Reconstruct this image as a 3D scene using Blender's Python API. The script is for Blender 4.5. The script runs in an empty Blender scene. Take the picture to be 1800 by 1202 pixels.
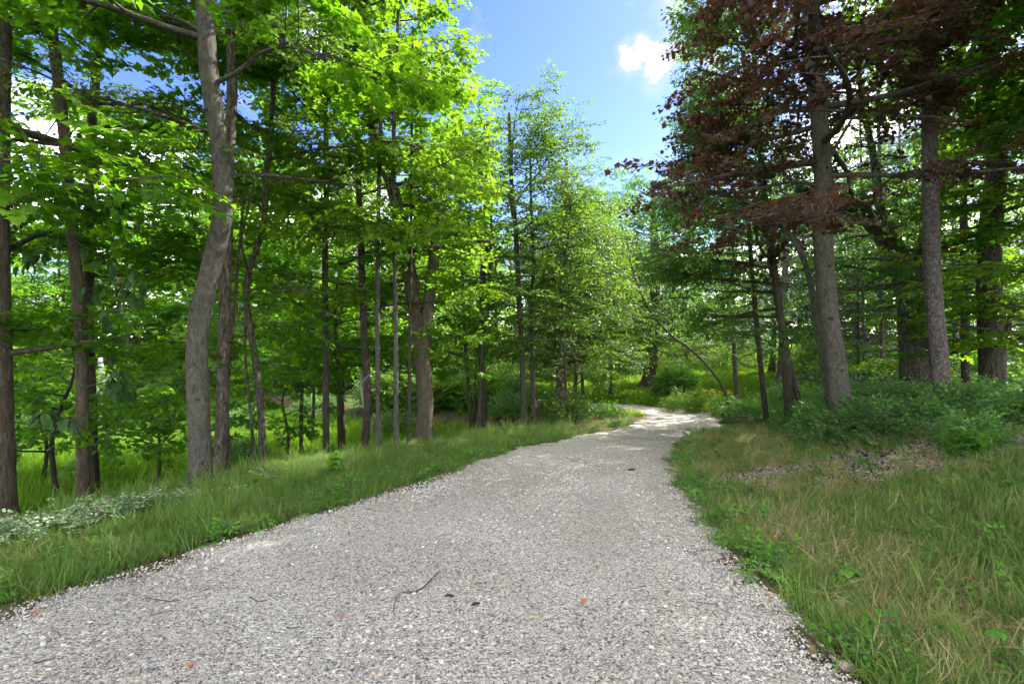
import bpy, math, random
import numpy as np
from math import radians as R, sin, cos, pi
rng = np.random.default_rng(7)
random.seed(7)
sc = bpy.context.scene
col = sc.collection

# ------------------------------------------------------------------ camera
EYE = 1.6
FPX = 850.0            # focal length in pixels of the 1800 px wide photograph
cam_d = bpy.data.cameras.new("camera"); cam = bpy.data.objects.new("camera", cam_d); col.objects.link(cam)
cam.location = (0, 0, EYE); cam.rotation_euler = (R(90), 0, 0)
cam_d.sensor_width = 36; cam_d.lens = 36*FPX/1800; cam_d.clip_start = .05; cam_d.clip_end = 3000
sc.camera = cam

# ------------------------------------------------------------------ light
SUN_EL, SUN_AZ = 43, 58          # degrees; azimuth to the right of the view direction
sun_d = bpy.data.lights.new("sun", 'SUN'); sun_d.energy = 2.0; sun_d.angle = R(.53); sun_d.color = (1, .95, .86)
sun = bpy.data.objects.new("sun", sun_d); col.objects.link(sun)
sun.rotation_euler = (R(90-SUN_EL), 0, -R(SUN_AZ)+pi+pi)
# a sun lamp shines along its -Z; tilt so that +Z looks at the sun
from mathutils import Vector
sv = Vector((sin(R(SUN_AZ))*cos(R(SUN_EL)), cos(R(SUN_AZ))*cos(R(SUN_EL)), sin(R(SUN_EL))))
sun.rotation_euler = sv.to_track_quat('Z', 'Y').to_euler()
sun.location = sv*60

world = bpy.data.worlds.new("World"); sc.world = world; world.use_nodes = True
wn = world.node_tree; wn.nodes.clear()
def N(t, kind, **kw):
    n = t.nodes.new(kind)
    for k, v in kw.items():
        if k == 'ins':
            for a, b in v.items(): n.inputs[a].default_value = b
        else: setattr(n, k, v)
    return n
def ramp(t, fac, stops, interp='LINEAR'):
    n = t.nodes.new('ShaderNodeValToRGB'); cr = n.color_ramp; cr.interpolation = interp
    while len(cr.elements) < len(stops): cr.elements.new(.5)
    for e, (p, c) in zip(cr.elements, stops):
        e.position = p; e.color = (c[0], c[1], c[2], 1) if hasattr(c, '__len__') else (c, c, c, 1)
    if fac is not None: t.links.new(fac, n.inputs[0])
    return n
sky = N(wn, 'ShaderNodeTexSky', sky_type='NISHITA', sun_disc=False, sun_elevation=R(SUN_EL), sun_rotation=R(SUN_AZ),
        altitude=100, air_density=1.0, dust_density=.6, ozone_density=2.5)
bg = N(wn, 'ShaderNodeBackground'); bg.inputs[1].default_value = .15
wo = N(wn, 'ShaderNodeOutputWorld')
tc = N(wn, 'ShaderNodeTexCoord')
sep = N(wn, 'ShaderNodeSeparateXYZ'); wn.links.new(tc.outputs['Generated'], sep.inputs[0])
zc = N(wn, 'ShaderNodeMath', operation='MAXIMUM'); zc.inputs[1].default_value = .06; wn.links.new(sep.outputs[2], zc.inputs[0])
zs = N(wn, 'ShaderNodeMath', operation='ADD'); zs.inputs[1].default_value = .12; wn.links.new(zc.outputs[0], zs.inputs[0])
comb = N(wn, 'ShaderNodeCombineXYZ')
for k in range(2):
    d = N(wn, 'ShaderNodeMath', operation='DIVIDE'); wn.links.new(sep.outputs[k], d.inputs[0]); wn.links.new(zs.outputs[0], d.inputs[1]); wn.links.new(d.outputs[0], comb.inputs[k])
cn = N(wn, 'ShaderNodeTexNoise'); cn.inputs['Scale'].default_value = 1.1; cn.inputs['Detail'].default_value = 9; cn.inputs['Roughness'].default_value = .55
cmap = N(wn, 'ShaderNodeMapping'); cmap.inputs['Location'].default_value = (3.1, 1.7, 0)
wn.links.new(comb.outputs[0], cmap.inputs[0]); wn.links.new(cmap.outputs[0], cn.inputs[0])
# one small cumulus in the open sky, bright noise clouds added, mostly out of view, for neutral fill light
def skydir(px, py):
    v = Vector(((px-900)/FPX, 1, (601-py)/FPX)); return v.normalized()
blob = None
for (px, py, rad, am) in ((1105, 100, .07, .36), (1130, 82, .05, .42), (1165, 110, .09, .38), (1075, 118, .05, .28), (1225, 80, .13, .42), (1200, 5, .09, .42), (1280, 20, .12, .42), (1560, 330, .42, .30), (640, 500, .3, .1)):
    dn = N(wn, 'ShaderNodeVectorMath', operation='DISTANCE'); dn.inputs[1].default_value = skydir(px, py); wn.links.new(tc.outputs['Generated'], dn.inputs[0])
    mr = N(wn, 'ShaderNodeMapRange', interpolation_type='SMOOTHSTEP'); wn.links.new(dn.outputs['Value'], mr.inputs[0])
    mr.inputs[1].default_value = 0; mr.inputs[2].default_value = rad; mr.inputs[3].default_value = am; mr.inputs[4].default_value = 0
    if blob is None: blob = mr.outputs[0]
    else:
        mx = N(wn, 'ShaderNodeMath', operation='MAXIMUM'); wn.links.new(blob, mx.inputs[0]); wn.links.new(mr.outputs[0], mx.inputs[1]); blob = mx.outputs[0]
cn2 = N(wn, 'ShaderNodeTexNoise'); cn2.inputs['Scale'].default_value = 11; cn2.inputs['Detail'].default_value = 12; cn2.inputs['Roughness'].default_value = .6
wn.links.new(tc.outputs['Generated'], cn2.inputs[0])
a1 = N(wn, 'ShaderNodeMath', operation='MULTIPLY_ADD'); wn.links.new(cn2.outputs[0], a1.inputs[0]); a1.inputs[1].default_value = 1.35; wn.links.new(blob, a1.inputs[2])
cA = ramp(wn, a1.outputs[0], [(.80, 0), (1.00, .35), (1.36, .9)])
cB = ramp(wn, cn.outputs[0], [(.46, 0), (.62, .9)])
gd = N(wn, 'ShaderNodeVectorMath', operation='DISTANCE'); gd.inputs[1].default_value = skydir(1000, 200); wn.links.new(tc.outputs['Generated'], gd.inputs[0])
gm = N(wn, 'ShaderNodeMapRange', interpolation_type='SMOOTHSTEP'); wn.links.new(gd.outputs['Value'], gm.inputs[0]); gm.inputs[1].default_value = .24; gm.inputs[2].default_value = .5
gB = N(wn, 'ShaderNodeMath', operation='MULTIPLY'); wn.links.new(cB.outputs[0], gB.inputs[0]); wn.links.new(gm.outputs[0], gB.inputs[1])
cm = N(wn, 'ShaderNodeMath', operation='POWER'); wn.links.new(gB.outputs[0], cm.inputs[0]); cm.inputs[1].default_value = 2.0
mixa = N(wn, 'ShaderNodeMix', data_type='RGBA')
hs = N(wn, 'ShaderNodeHueSaturation'); hs.inputs['Saturation'].default_value = 1.25; hs.inputs['Hue'].default_value = .522; hs.inputs['Value'].default_value = .30
wn.links.new(sky.outputs[0], hs.inputs['Color'])
wn.links.new(cA.outputs[0], mixa.inputs[0]); wn.links.new(hs.outputs[0], mixa.inputs[6]); mixa.inputs[7].default_value = (.82, .86, .95, 1)
mixc = N(wn, 'ShaderNodeMix', data_type='RGBA'); wn.links.new(cm.outputs[0], mixc.inputs[0]); wn.links.new(mixa.outputs[2], mixc.inputs[6]); mixc.inputs[7].default_value = (17, 15.9, 14.6, 1)
wn.links.new(mixc.outputs[2], bg.inputs[0]); wn.links.new(bg.outputs[0], wo.inputs[0])

sc.view_settings.view_transform = 'Standard'; sc.view_settings.look = 'None'
sc.view_settings.exposure = 3.1; sc.view_settings.gamma = 1
cy = sc.cycles if hasattr(sc, 'cycles') else None
sc.render.engine = 'CYCLES'
sc.cycles.max_bounces = 7; sc.cycles.diffuse_bounces = 4; sc.cycles.glossy_bounces = 2; sc.cycles.transmission_bounces = 5; sc.cycles.transparent_max_bounces = 4
sc.cycles.use_denoising = True; sc.cycles.caustics_reflective = False; sc.cycles.caustics_refractive = False

# ------------------------------------------------------------------ helpers
def at(px, py, Y): return np.array([(px-900)/FPX*Y, Y, EYE+(601-py)/FPX*Y])
def tag(o, label=None, cat=None, group=None, kind=None):
    for k, v in (('label', label), ('category', cat), ('group', group), ('kind', kind)):
        if v: o[k] = v
    return o
def empty(name, loc):
    o = bpy.data.objects.new(name, None); col.objects.link(o); o.location = [float(v) for v in loc]; o.empty_display_size = .2; return o
def link(name, me, parent=None, loc=None):
    o = bpy.data.objects.new(name, me); col.objects.link(o)
    if loc is not None: o.location = [float(v) for v in loc]
    if parent is not None: o.parent = parent
    return o
class MB:
    """collects polygons of mixed size, with a per-vertex float called tint"""
    def __init__(s): s.v = []; s.f = []; s.t = []; s.n = 0; s.m = []
    def add(s, v, faces, tint=0., mi=0):
        v = np.asarray(v, float); k = len(v)
        s.v.append(v); s.t.append(np.full(k, tint) if np.isscalar(tint) else np.asarray(tint))
        for f in faces: s.f.append(np.asarray(f)+s.n)
        for f in faces: s.m.extend([mi]*len(f))
        s.n += k
    def mesh(s, name, mats, smooth=False):
        me = bpy.data.meshes.new(name)
        V = np.concatenate(s.v).astype(np.float32)
        flat = np.concatenate([f.ravel() for f in s.f]); cnt = np.concatenate([np.full(f.shape[0], f.shape[1]) for f in s.f])
        me.vertices.add(len(V)); me.vertices.foreach_set('co', V.ravel())
        me.loops.add(len(flat)); me.loops.foreach_set('vertex_index', flat.astype(np.int32))
        me.polygons.add(len(cnt)); st = np.concatenate([[0], np.cumsum(cnt)[:-1]])
        me.polygons.foreach_set('loop_start', st.astype(np.int32)); me.polygons.foreach_set('loop_total', cnt.astype(np.int32))
        me.polygons.foreach_set('material_index', np.array(s.m, np.int32))
        me.polygons.foreach_set('use_smooth', np.full(len(cnt), smooth))
        a = me.attributes.new('tint', 'FLOAT', 'POINT'); a.data.foreach_set('value', np.concatenate(s.t).astype(np.float32))
        for m in (mats if isinstance(mats, (list, tuple)) else [mats]): me.materials.append(m)
        me.update(calc_edges=True); return me
def spline(P, n):
    """Catmull-Rom through control points (any dimension)"""
    P = np.asarray(P, float); m = len(P)
    if m == 2: return P[0]+(P[1]-P[0])*np.linspace(0, 1, n)[:, None]
    Q = np.vstack([2*P[0]-P[1], P, 2*P[-1]-P[-2]])
    t = np.linspace(0, m-1, n); i = np.minimum(t.astype(int), m-2); u = (t-i)[:, None]
    a, b, c, d = Q[i], Q[i+1], Q[i+2], Q[i+3]
    return .5*((2*b)+(-a+c)*u+(2*a-5*b+4*c-d)*u*u+(-a+3*b-3*c+d)*u**3)
def tube(mb, path, rad, sides=6, tint=0., bump=0., cap=True, mi=0, lobes=None):
    path = np.asarray(path, float); n = len(path); rad = np.broadcast_to(np.asarray(rad, float), (n,))
    T = np.gradient(path, axis=0); T /= np.linalg.norm(T, axis=1)[:, None]+1e-9
    ref = np.array([1., 0, 0]) if abs(T[0, 0]) < .9 else np.array([0, 1., 0])
    U = np.cross(T, ref); U /= np.linalg.norm(U, axis=1)[:, None]+1e-9
    W = np.cross(T, U)
    a = np.arange(sides)*2*pi/sides
    rr = rad[:, None]*np.ones(sides)
    if bump:
        k1 = rng.uniform(0, 6, 4)
        zz = np.cumsum(np.r_[0, np.linalg.norm(np.diff(path, axis=0), axis=1)])[:, None]
        rr = rr*(1+bump*(.5*np.sin(3*a+k1[0]+zz*.9)+.3*np.sin(5*a+k1[1]-zz*1.7)+.4*np.sin(2*a+zz*2.3+k1[2])+.25*rng.normal(size=rr.shape)))
    if lobes is not None: rr = rr*(1+np.asarray(lobes)[:, None]*(.5+.5*np.sin(4*a+1.3)+.35*np.sin(7*a+.4)))
    V = path[:, None, :]+rr[:, :, None]*(np.cos(a)[None, :, None]*U[:, None, :]+np.sin(a)[None, :, None]*W[:, None, :])
    V = V.reshape(-1, 3)
    i = np.arange(n-1)[:, None]*sides; j = np.arange(sides)[None, :]; j2 = (j+1) % sides
    q = np.stack([i+j, i+j2, i+sides+j2, i+sides+j], -1).reshape(-1, 4)
    fs = [q]
    if cap: fs.append(np.array([list(range((n-1)*sides, n*sides))]))
    mb.add(V, fs, tint, mi)

# ------------------------------------------------------------------ terrain
LE = [(-5.6,-14),(-5.4,-8),(-5.1,-2),(-4.4,1.2),(-3.37,3.18),(-2.5,4.7),(-1.29,6.87),(-.22,9.1),(1.33,11.4),(3.1,13.6),(4.3,15.6),(4.7,17.2),(4.4,18.4),(3.2,19.4),(1.0,20.1),(-2,21.2),(-4.5,22.8)]
RE = [(2.4,-14),(2.2,-8),(1.9,-2),(1.75,1.2),(1.74,2.6),(1.86,3.9),(2.12,5.9),(2.62,8.0),(3.15,9.7),(4.3,11.8),(5.9,13.9),(6.9,16.2),(6.9,18.6),(5.6,20.8),(2.8,22.3),(-.4,23.6),(-2.9,25.4)]
NR = 420
LEs, REs = spline(LE, NR), spline(RE, NR)
CREST = np.array([(-9,-14),(-8,-2),(-6.6,2.0),(-5.1,4.6),(-4.2,6.7),(-2.1,10.2),(0,13.2),(2.3,15.8),(3.2,17.2),(2.0,18.2),(-1.5,19.2),(-6,21.6),(-13,27)], float)
CRs = spline(CREST, 160)
def sstep(t): t = np.clip(t, 0, 1); return t*t*(3-2*t)
def dist_poly(X, Y, P):
    """distance to a polyline and which side (+ = left of travel)"""
    best = np.full(X.shape, 1e9); side = np.zeros(X.shape)
    for a, b in zip(P[:-1], P[1:]):
        dx, dy = b-a; L2 = dx*dx+dy*dy+1e-12
        t = np.clip(((X-a[0])*dx+(Y-a[1])*dy)/L2, 0, 1)
        ex, ey = X-(a[0]+t*dx), Y-(a[1]+t*dy); d = np.hypot(ex, ey)
        m = d < best; best = np.where(m, d, best); side = np.where(m, np.sign(dx*ey-dy*ex), side)
    return best, side
def vnoise(X, Y, s, seed=0):
    X = X/s+seed*17.3; Y = Y/s-seed*9.1
    xi, yi = np.floor(X), np.floor(Y); fx, fy = sstep(X-xi), sstep(Y-yi)
    def h(a, b):
        v = np.sin(a*127.1+b*311.7+seed*74.7)*43758.5453; return v-np.floor(v)
    return (h(xi,yi)*(1-fx)+h(xi+1,yi)*fx)*(1-fy)+(h(xi,yi+1)*(1-fx)+h(xi+1,yi+1)*fx)*fy
C18, R18, E18 = CRs[::3], REs[::8], None
def height(X, Y, fine=True):
    X = np.asarray(X, float); Y = np.asarray(Y, float)
    base = np.where(Y < 16, -.06*Y, -.96-.19*sstep((Y-16)/5))
    base = base+np.where(Y > 26, .030*(Y-26), 0)-np.where(Y > 70, .02*(Y-70), 0)
    base = np.where(Y < -10, .6, base)
    d, s = dist_poly(X, Y, C18)
    left = s > 0
    drop = -np.where(left, 1.15*sstep(d/4.2), 0)*(1-.75*sstep((Y-22)/14))
    dr, s2 = dist_poly(X, Y, R18)
    right = s2 < 0
    bank = np.where(right, .62*sstep((dr-.5)/3.6), 0)*(1-sstep((Y-9.5)/5.5))
    far = np.where(right, .25*sstep((dr-6)/12), 0)*sstep((Y-12)/6)
    z = base+drop+bank+far
    if fine:
        off = np.clip(np.where(right, dr, d*0+.3), 0, 1)
        z = z+(vnoise(X, Y, 2.7, 1)-.5)*.10*off+(vnoise(X, Y, .7, 2)-.5)*.05*np.where(left | right, 1, .2)
        z = z+(vnoise(X, Y, 14, 3)-.5)*.8*sstep((np.hypot(X, Y)-30)/30)
    return z
def hz(x, y): return float(height(np.array([x]), np.array([y]))[0])
RPOLY = np.vstack([LEs[::4], REs[::-4]])
def inside(X, Y, P):
    r = np.zeros(X.shape, bool); n = len(P); j = n-1
    for i in range(n):
        xi, yi = P[i]; xj, yj = P[j]
        c = ((yi > Y) != (yj > Y))
        with np.errstate(divide='ignore', invalid='ignore'):
            c &= X < (xj-xi)*(Y-yi)/(yj-yi+1e-12)+xi
        r ^= c; j = i
    return r
def road_dist(X, Y):
    """distance outside the driveway edge, negative inside"""
    d = np.minimum(dist_poly(X, Y, LEs[::8])[0], dist_poly(X, Y, REs[::8])[0])
    return np.where(inside(X, Y, RPOLY), -d, d)

# ------------------------------------------------------------------ materials
def mat(name):
    m = bpy.data.materials.new(name); m.use_nodes = True; t = m.node_tree; t.nodes.clear()
    o = t.nodes.new('ShaderNodeOutputMaterial'); return m, t, o
def mixn(t, fac, a, b, typ='MIX'):
    n = N(t, 'ShaderNodeMix', data_type='RGBA', blend_type=typ)
    if isinstance(fac, (int, float)): n.inputs[0].default_value = fac
    else: t.links.new(fac, n.inputs[0])
    for s, v in ((6, a), (7, b)):
        if isinstance(v, tuple): n.inputs[s].default_value = (*v, 1)
        else: t.links.new(v, n.inputs[s])
    return n.outputs[2]
def leaf_mat(name, c1, c2, c3, tc1, trans=.45, rough=.5, spec=.28):
    """upper-side colour varies leaf by leaf and spray by spray; light also passes through"""
    m, t, o = mat(name)
    oi = N(t, 'ShaderNodeObjectInfo'); at_ = N(t, 'ShaderNodeAttribute', attribute_name='tint')
    ad = N(t, 'ShaderNodeMath', operation='MULTIPLY_ADD'); t.links.new(oi.outputs['Random'], ad.inputs[0]); ad.inputs[1].default_value = .55
    m2 = N(t, 'ShaderNodeMath', operation='MULTIPLY'); t.links.new(at_.outputs['Fac'], m2.inputs[0]); m2.inputs[1].default_value = .45; t.links.new(m2.outputs[0], ad.inputs[2])
    rp = ramp(t, ad.outputs[0], [(0.05, c1), (.5, c2), (.95, c3)])
    pr = N(t, 'ShaderNodeBsdfPrincipled'); t.links.new(rp.outputs[0], pr.inputs['Base Color']); pr.inputs['Roughness'].default_value = rough; pr.inputs['Specular IOR Level'].default_value = spec
    tr = N(t, 'ShaderNodeBsdfTranslucent'); k = mixn(t, .5, rp.outputs[0], tc1); t.links.new(k, tr.inputs[0])
    mx = N(t, 'ShaderNodeMixShader'); mx.inputs[0].default_value = trans
    t.links.new(pr.outputs[0], mx.inputs[1]); t.links.new(tr.outputs[0], mx.inputs[2]); t.links.new(mx.outputs[0], o.inputs[0]); return m
def bark_mat(name, ca, cb, cc, vs=14., zs=.22, bump=.7, ridge=.5, moss=.25):
    m, t, o = mat(name)
    tcn = N(t, 'ShaderNodeTexCoord'); mp = N(t, 'ShaderNodeMapping'); mp.inputs['Scale'].default_value = (1, 1, zs); t.links.new(tcn.outputs['Object'], mp.inputs[0])
    n1 = N(t, 'ShaderNodeTexNoise', ins={'Scale': vs, 'Detail': 8, 'Roughness': .65, 'Distortion': .6}); t.links.new(mp.outputs[0], n1.inputs[0])
    vo = N(t, 'ShaderNodeTexVoronoi', feature='DISTANCE_TO_EDGE', ins={'Scale': vs*1.7}); 
    wv = N(t, 'ShaderNodeTexNoise', ins={'Scale': vs*2.2, 'Detail': 4}); t.links.new(mp.outputs[0], wv.inputs[0])
    va = N(t, 'ShaderNodeVectorMath', operation='MULTIPLY_ADD'); t.links.new(wv.outputs['Color'], va.inputs[0]); va.inputs[1].default_value = (.08, .08, .08); t.links.new(mp.outputs[0], va.inputs[2])
    t.links.new(va.outputs[0], vo.inputs[0])
    n2 = N(t, 'ShaderNodeTexNoise', ins={'Scale': 2.2, 'Detail': 5}); t.links.new(tcn.outputs['Object'], n2.inputs[0])
    c = ramp(t, n1.outputs[0], [(.3, ca), (.5, cb), (.72, cc)])
    er = ramp(t, vo.outputs['Distance'], [(0, 0), (.12, 1)])
    c2 = mixn(t, ridge, c.outputs[0], er.outputs[0], 'MULTIPLY')
    mm = ramp(t, n2.outputs[0], [(.52, 0), (.7, moss)])
    c3 = mixn(t, mm.outputs[0], c2, (.10, .125, .07))
    pr = N(t, 'ShaderNodeBsdfPrincipled', ins={'Roughness': .9, 'Specular IOR Level': .2}); t.links.new(c3, pr.inputs['Base Color'])
    h = N(t, 'ShaderNodeMath', operation='MULTIPLY_ADD'); t.links.new(er.outputs[0], h.inputs[0]); h.inputs[1].default_value = ridge; t.links.new(n1.outputs[0], h.inputs[2])
    b = N(t, 'ShaderNodeBump', ins={'Strength': bump, 'Distance': .02}); t.links.new(h.outputs[0], b.inputs['Height']); t.links.new(b.outputs[0], pr.inputs['Normal'])
    t.links.new(pr.outputs[0], o.inputs[0]); return m
def plain(name, c, rough=.8, c2=None, sc_=20., bump=.3):
    m, t, o = mat(name); pr = N(t, 'ShaderNodeBsdfPrincipled', ins={'Roughness': rough})
    tcn = N(t, 'ShaderNodeTexCoord'); n1 = N(t, 'ShaderNodeTexNoise', ins={'Scale': sc_, 'Detail': 6}); t.links.new(tcn.outputs['Object'], n1.inputs[0])
    c2 = c2 or tuple(v*.6 for v in c)
    rp = ramp(t, n1.outputs[0], [(.35, c2), (.65, c)]); t.links.new(rp.outputs[0], pr.inputs['Base Color'])
    b = N(t, 'ShaderNodeBump', ins={'Strength': bump, 'Distance': .01}); t.links.new(n1.outputs[0], b.inputs['Height']); t.links.new(b.outputs[0], pr.inputs['Normal'])
    t.links.new(pr.outputs[0], o.inputs[0]); return m
M = {}
M['maple'] = leaf_mat('maple_leaf', (.036,.120,.008), (.066,.185,.010), (.115,.240,.012), (.36,.72,.014), .57)
M['maple_light'] = leaf_mat('bright_maple_leaf', (.062,.175,.009), (.110,.240,.012), (.185,.290,.016), (.42,.70,.02), .56)
M['maple_red'] = leaf_mat('copper_maple_leaf', (.034,.020,.018), (.056,.030,.020), (.056,.062,.020), (.25,.095,.045), .48, .5)
M['oak'] = leaf_mat('oak_leaf', (.032,.100,.020), (.055,.140,.026), (.088,.180,.032), (.26,.52,.04), .50, .38)
M['elm'] = leaf_mat('small_green_leaf', (.036,.100,.012), (.062,.145,.015), (.105,.185,.022), (.30,.54,.03), .48, .4)
M['creeper'] = leaf_mat('undergrowth_leaf', (.055,.170,.036), (.090,.235,.050), (.15,.31,.065), (.30,.62,.08), .48, .4)
M['bush'] = leaf_mat('bright_bush_leaf', (.055,.18,.020), (.085,.24,.025), (.13,.31,.03), (.28,.62,.04), .42, .45)
M['pale'] = leaf_mat('variegated_leaf', (.08,.20,.04), (.26,.42,.18), (.74,.80,.68), (.5,.7,.35), .35, .5)
M['fern'] = leaf_mat('hollow_weed_leaf', (.07,.18,.012), (.11,.24,.015), (.17,.30,.02), (.42,.68,.03), .5)
M['big'] = leaf_mat('broad_leaf', (.035,.090,.026), (.050,.115,.034), (.070,.15,.045), (.16,.32,.06), .35, .35)
M['needle'] = leaf_mat('needle', (.020,.048,.024), (.030,.064,.032), (.045,.085,.040), (.07,.14,.05), .2, .5)
M['grass'] = leaf_mat('grass_blade', (.085,.175,.034), (.145,.250,.052), (.27,.34,.11), (.40,.60,.11), .47, .6)
M['dry'] = leaf_mat('dry_grass_blade', (.32,.24,.11), (.46,.37,.20), (.60,.51,.31), (.55,.45,.25), .3, .7)
M['flower'] = leaf_mat('yellow_petal', (.6,.45,.02), (.7,.52,.03), (.8,.6,.03), (.8,.6,.05), .3)
M['litter'] = leaf_mat('fallen_brown_leaf', (.10,.050,.025), (.18,.095,.045), (.28,.17,.09), (.2,.1,.04), .15, .7)
M['chip'] = leaf_mat('grey_wood_chip', (.16,.13,.11), (.34,.30,.27), (.58,.55,.52), (.2,.2,.2), .05, .8)
M['bark_smooth'] = bark_mat('smooth_grey_bark', (.045,.041,.034), (.098,.091,.077), (.16,.152,.132), 22, .45, .7, .28, .40)
M['bark_brown'] = bark_mat('ridged_brown_bark', (.075,.060,.042), (.145,.118,.086), (.22,.185,.14), 26, .16, .8, .55, .05)
M['bark_rough'] = bark_mat('rough_dark_bark', (.07,.059,.048), (.15,.128,.104), (.25,.215,.18), 20, .2, 1.0, .7, .15)
M['bark_dark'] = bark_mat('dark_bark', (.05,.041,.033), (.085,.072,.058), (.14,.12,.10), 24, .25, .8, .5, .1)
M['bark_pine'] = bark_mat('scaly_pine_bark', (.09,.075,.068), (.18,.155,.145), (.27,.24,.225), 16, .45, .8, .65, .05)
M['bark_pale'] = bark_mat('pale_bark', (.25,.24,.22), (.42,.41,.38), (.55,.53,.5), 14, 1.5, .3, .15, .05)
M['twig'] = plain('dry_twig_wood', (.12,.10,.085), .9, (.05,.04,.035), 40)
M['dead'] = plain('bleached_dead_wood', (.36,.32,.27), .9, (.2,.17,.14), 30)
M['boulder'] = plain('mossy_boulder_stone', (.09,.09,.075), .95, (.035,.05,.025), 4, .8)
M['lichen'] = plain('bark_scar', (.05,.04,.032), .95, (.02,.016,.013), 30, .6)
M['orange'] = plain('orange_dead_leaf', (.50,.16,.07), .6, (.38,.11,.05), 30, .2)
M['tan'] = plain('pale_dead_leaf', (.55,.42,.20), .6, (.4,.3,.15), 30, .2)

# ground
def attr(t, name): return N(t, 'ShaderNodeAttribute', attribute_name=name).outputs['Fac']
m, t, o = mat('woodland_soil'); M['ground'] = m
tcn = N(t, 'ShaderNodeTexCoord')
n1 = N(t, 'ShaderNodeTexNoise', ins={'Scale': 9, 'Detail': 12, 'Roughness': .75}); t.links.new(tcn.outputs['Object'], n1.inputs[0])
n2 = N(t, 'ShaderNodeTexNoise', ins={'Scale': .9, 'Detail': 6}); t.links.new(tcn.outputs['Object'], n2.inputs[0])
n3 = N(t, 'ShaderNodeTexVoronoi', ins={'Scale': 38}); t.links.new(tcn.outputs['Object'], n3.inputs[0])
soil = ramp(t, n1.outputs[0], [(.3, (.035,.026,.018)), (.5, (.075,.055,.036)), (.7, (.15,.115,.075))])
grs = ramp(t, n1.outputs[0], [(.3, (.030,.055,.015)), (.5, (.055,.095,.022)), (.7, (.11,.15,.04))])
thatch = ramp(t, n1.outputs[0], [(.3, (.09,.07,.035)), (.5, (.18,.145,.08)), (.7, (.30,.25,.15))])
sepc = N(t, 'ShaderNodeMix', data_type='RGBA')
lit = mixn(t, .35, soil.outputs[0], n3.outputs['Color'], 'MULTIPLY')
a = mixn(t, attr(t, 'grassy'), lit, grs.outputs[0]); b = mixn(t, attr(t, 'dry'), a, thatch.outputs[0])
pr = N(t, 'ShaderNodeBsdfPrincipled', ins={'Roughness': .95, 'Specular IOR Level': .1}); t.links.new(b, pr.inputs['Base Color'])
bm_ = N(t, 'ShaderNodeBump', ins={'Strength': .8, 'Distance': .03}); t.links.new(n1.outputs[0], bm_.inputs['Height']); t.links.new(bm_.outputs[0], pr.inputs['Normal'])
t.links.new(pr.outputs[0], o.inputs[0])
STONE = [(0, (.09,.095,.11)), (.09, (.17,.18,.21)), (.20, (.33,.31,.30)), (.34, (.50,.42,.32)), (.5, (.60,.57,.52)), (.7, (.70,.67,.61)), (.86, (.74,.71,.645)), (1, (.52,.47,.42))]
m, t, o = mat('crushed_gravel'); M['gravel_bed'] = m
tcn = N(t, 'ShaderNodeTexCoord')
def cells(scale):
    mp = N(t, 'ShaderNodeMapping'); mp.inputs['Rotation'].default_value = (.2, .3, .5*scale); t.links.new(tcn.outputs['Object'], mp.inputs[0])
    v = N(t, 'ShaderNodeTexVoronoi', ins={'Scale': scale}); t.links.new(mp.outputs[0], v.inputs[0])
    sp = N(t, 'ShaderNodeSeparateColor'); t.links.new(v.outputs['Color'], sp.inputs[0])
    rc = ramp(t, sp.outputs[0], STONE)
    dk = ramp(t, v.outputs['Distance'], [(.4, 1), (.8, .45)])
    return mixn(t, 1., rc.outputs[0], dk.outputs[0], 'MULTIPLY'), v.outputs['Distance']
ca_, da = cells(62.); cb_, db = cells(120.)
big = N(t, 'ShaderNodeTexNoise', ins={'Scale': 30, 'Detail': 2}); t.links.new(tcn.outputs['Object'], big.inputs[0])
sel = ramp(t, big.outputs[0], [(.47, 0), (.53, 1)])
cc_ = mixn(t, sel.outputs[0], ca_, cb_)
wid = N(t, 'ShaderNodeTexNoise', ins={'Scale': .8, 'Detail': 5}); t.links.new(tcn.outputs['Object'], wid.inputs[0])
wr = ramp(t, wid.outputs[0], [(.35, (.84,.81,.78)), (.65, (1,1,1))]); cd_ = mixn(t, 1., cc_, wr.outputs[0], 'MULTIPLY')
pr = N(t, 'ShaderNodeBsdfPrincipled', ins={'Roughness': .85, 'Specular IOR Level': .3}); t.links.new(cd_, pr.inputs['Base Color'])
hh = mixn(t, sel.outputs[0], da, db)
bb = N(t, 'ShaderNodeBump', ins={'Strength': .9, 'Distance': .012}, invert=True); t.links.new(hh, bb.inputs['Height']); t.links.new(bb.outputs[0], pr.inputs['Normal'])
t.links.new(pr.outputs[0], o.inputs[0])
m, t, o = mat('gravel_stone'); M['stone'] = m
oi = N(t, 'ShaderNodeObjectInfo'); rc = ramp(t, oi.outputs['Random'], STONE)
tcn = N(t, 'ShaderNodeTexCoord'); ns = N(t, 'ShaderNodeTexNoise', ins={'Scale': 3, 'Detail': 5}); t.links.new(tcn.outputs['Object'], ns.inputs[0])
vv = ramp(t, ns.outputs[0], [(.3, .75), (.7, 1.1)]); k = mixn(t, 1., rc.outputs[0], vv.outputs[0], 'MULTIPLY')
pr = N(t, 'ShaderNodeBsdfPrincipled', ins={'Roughness': .75}); t.links.new(k, pr.inputs['Base Color']); t.links.new(pr.outputs[0], o.inputs[0])

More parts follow.
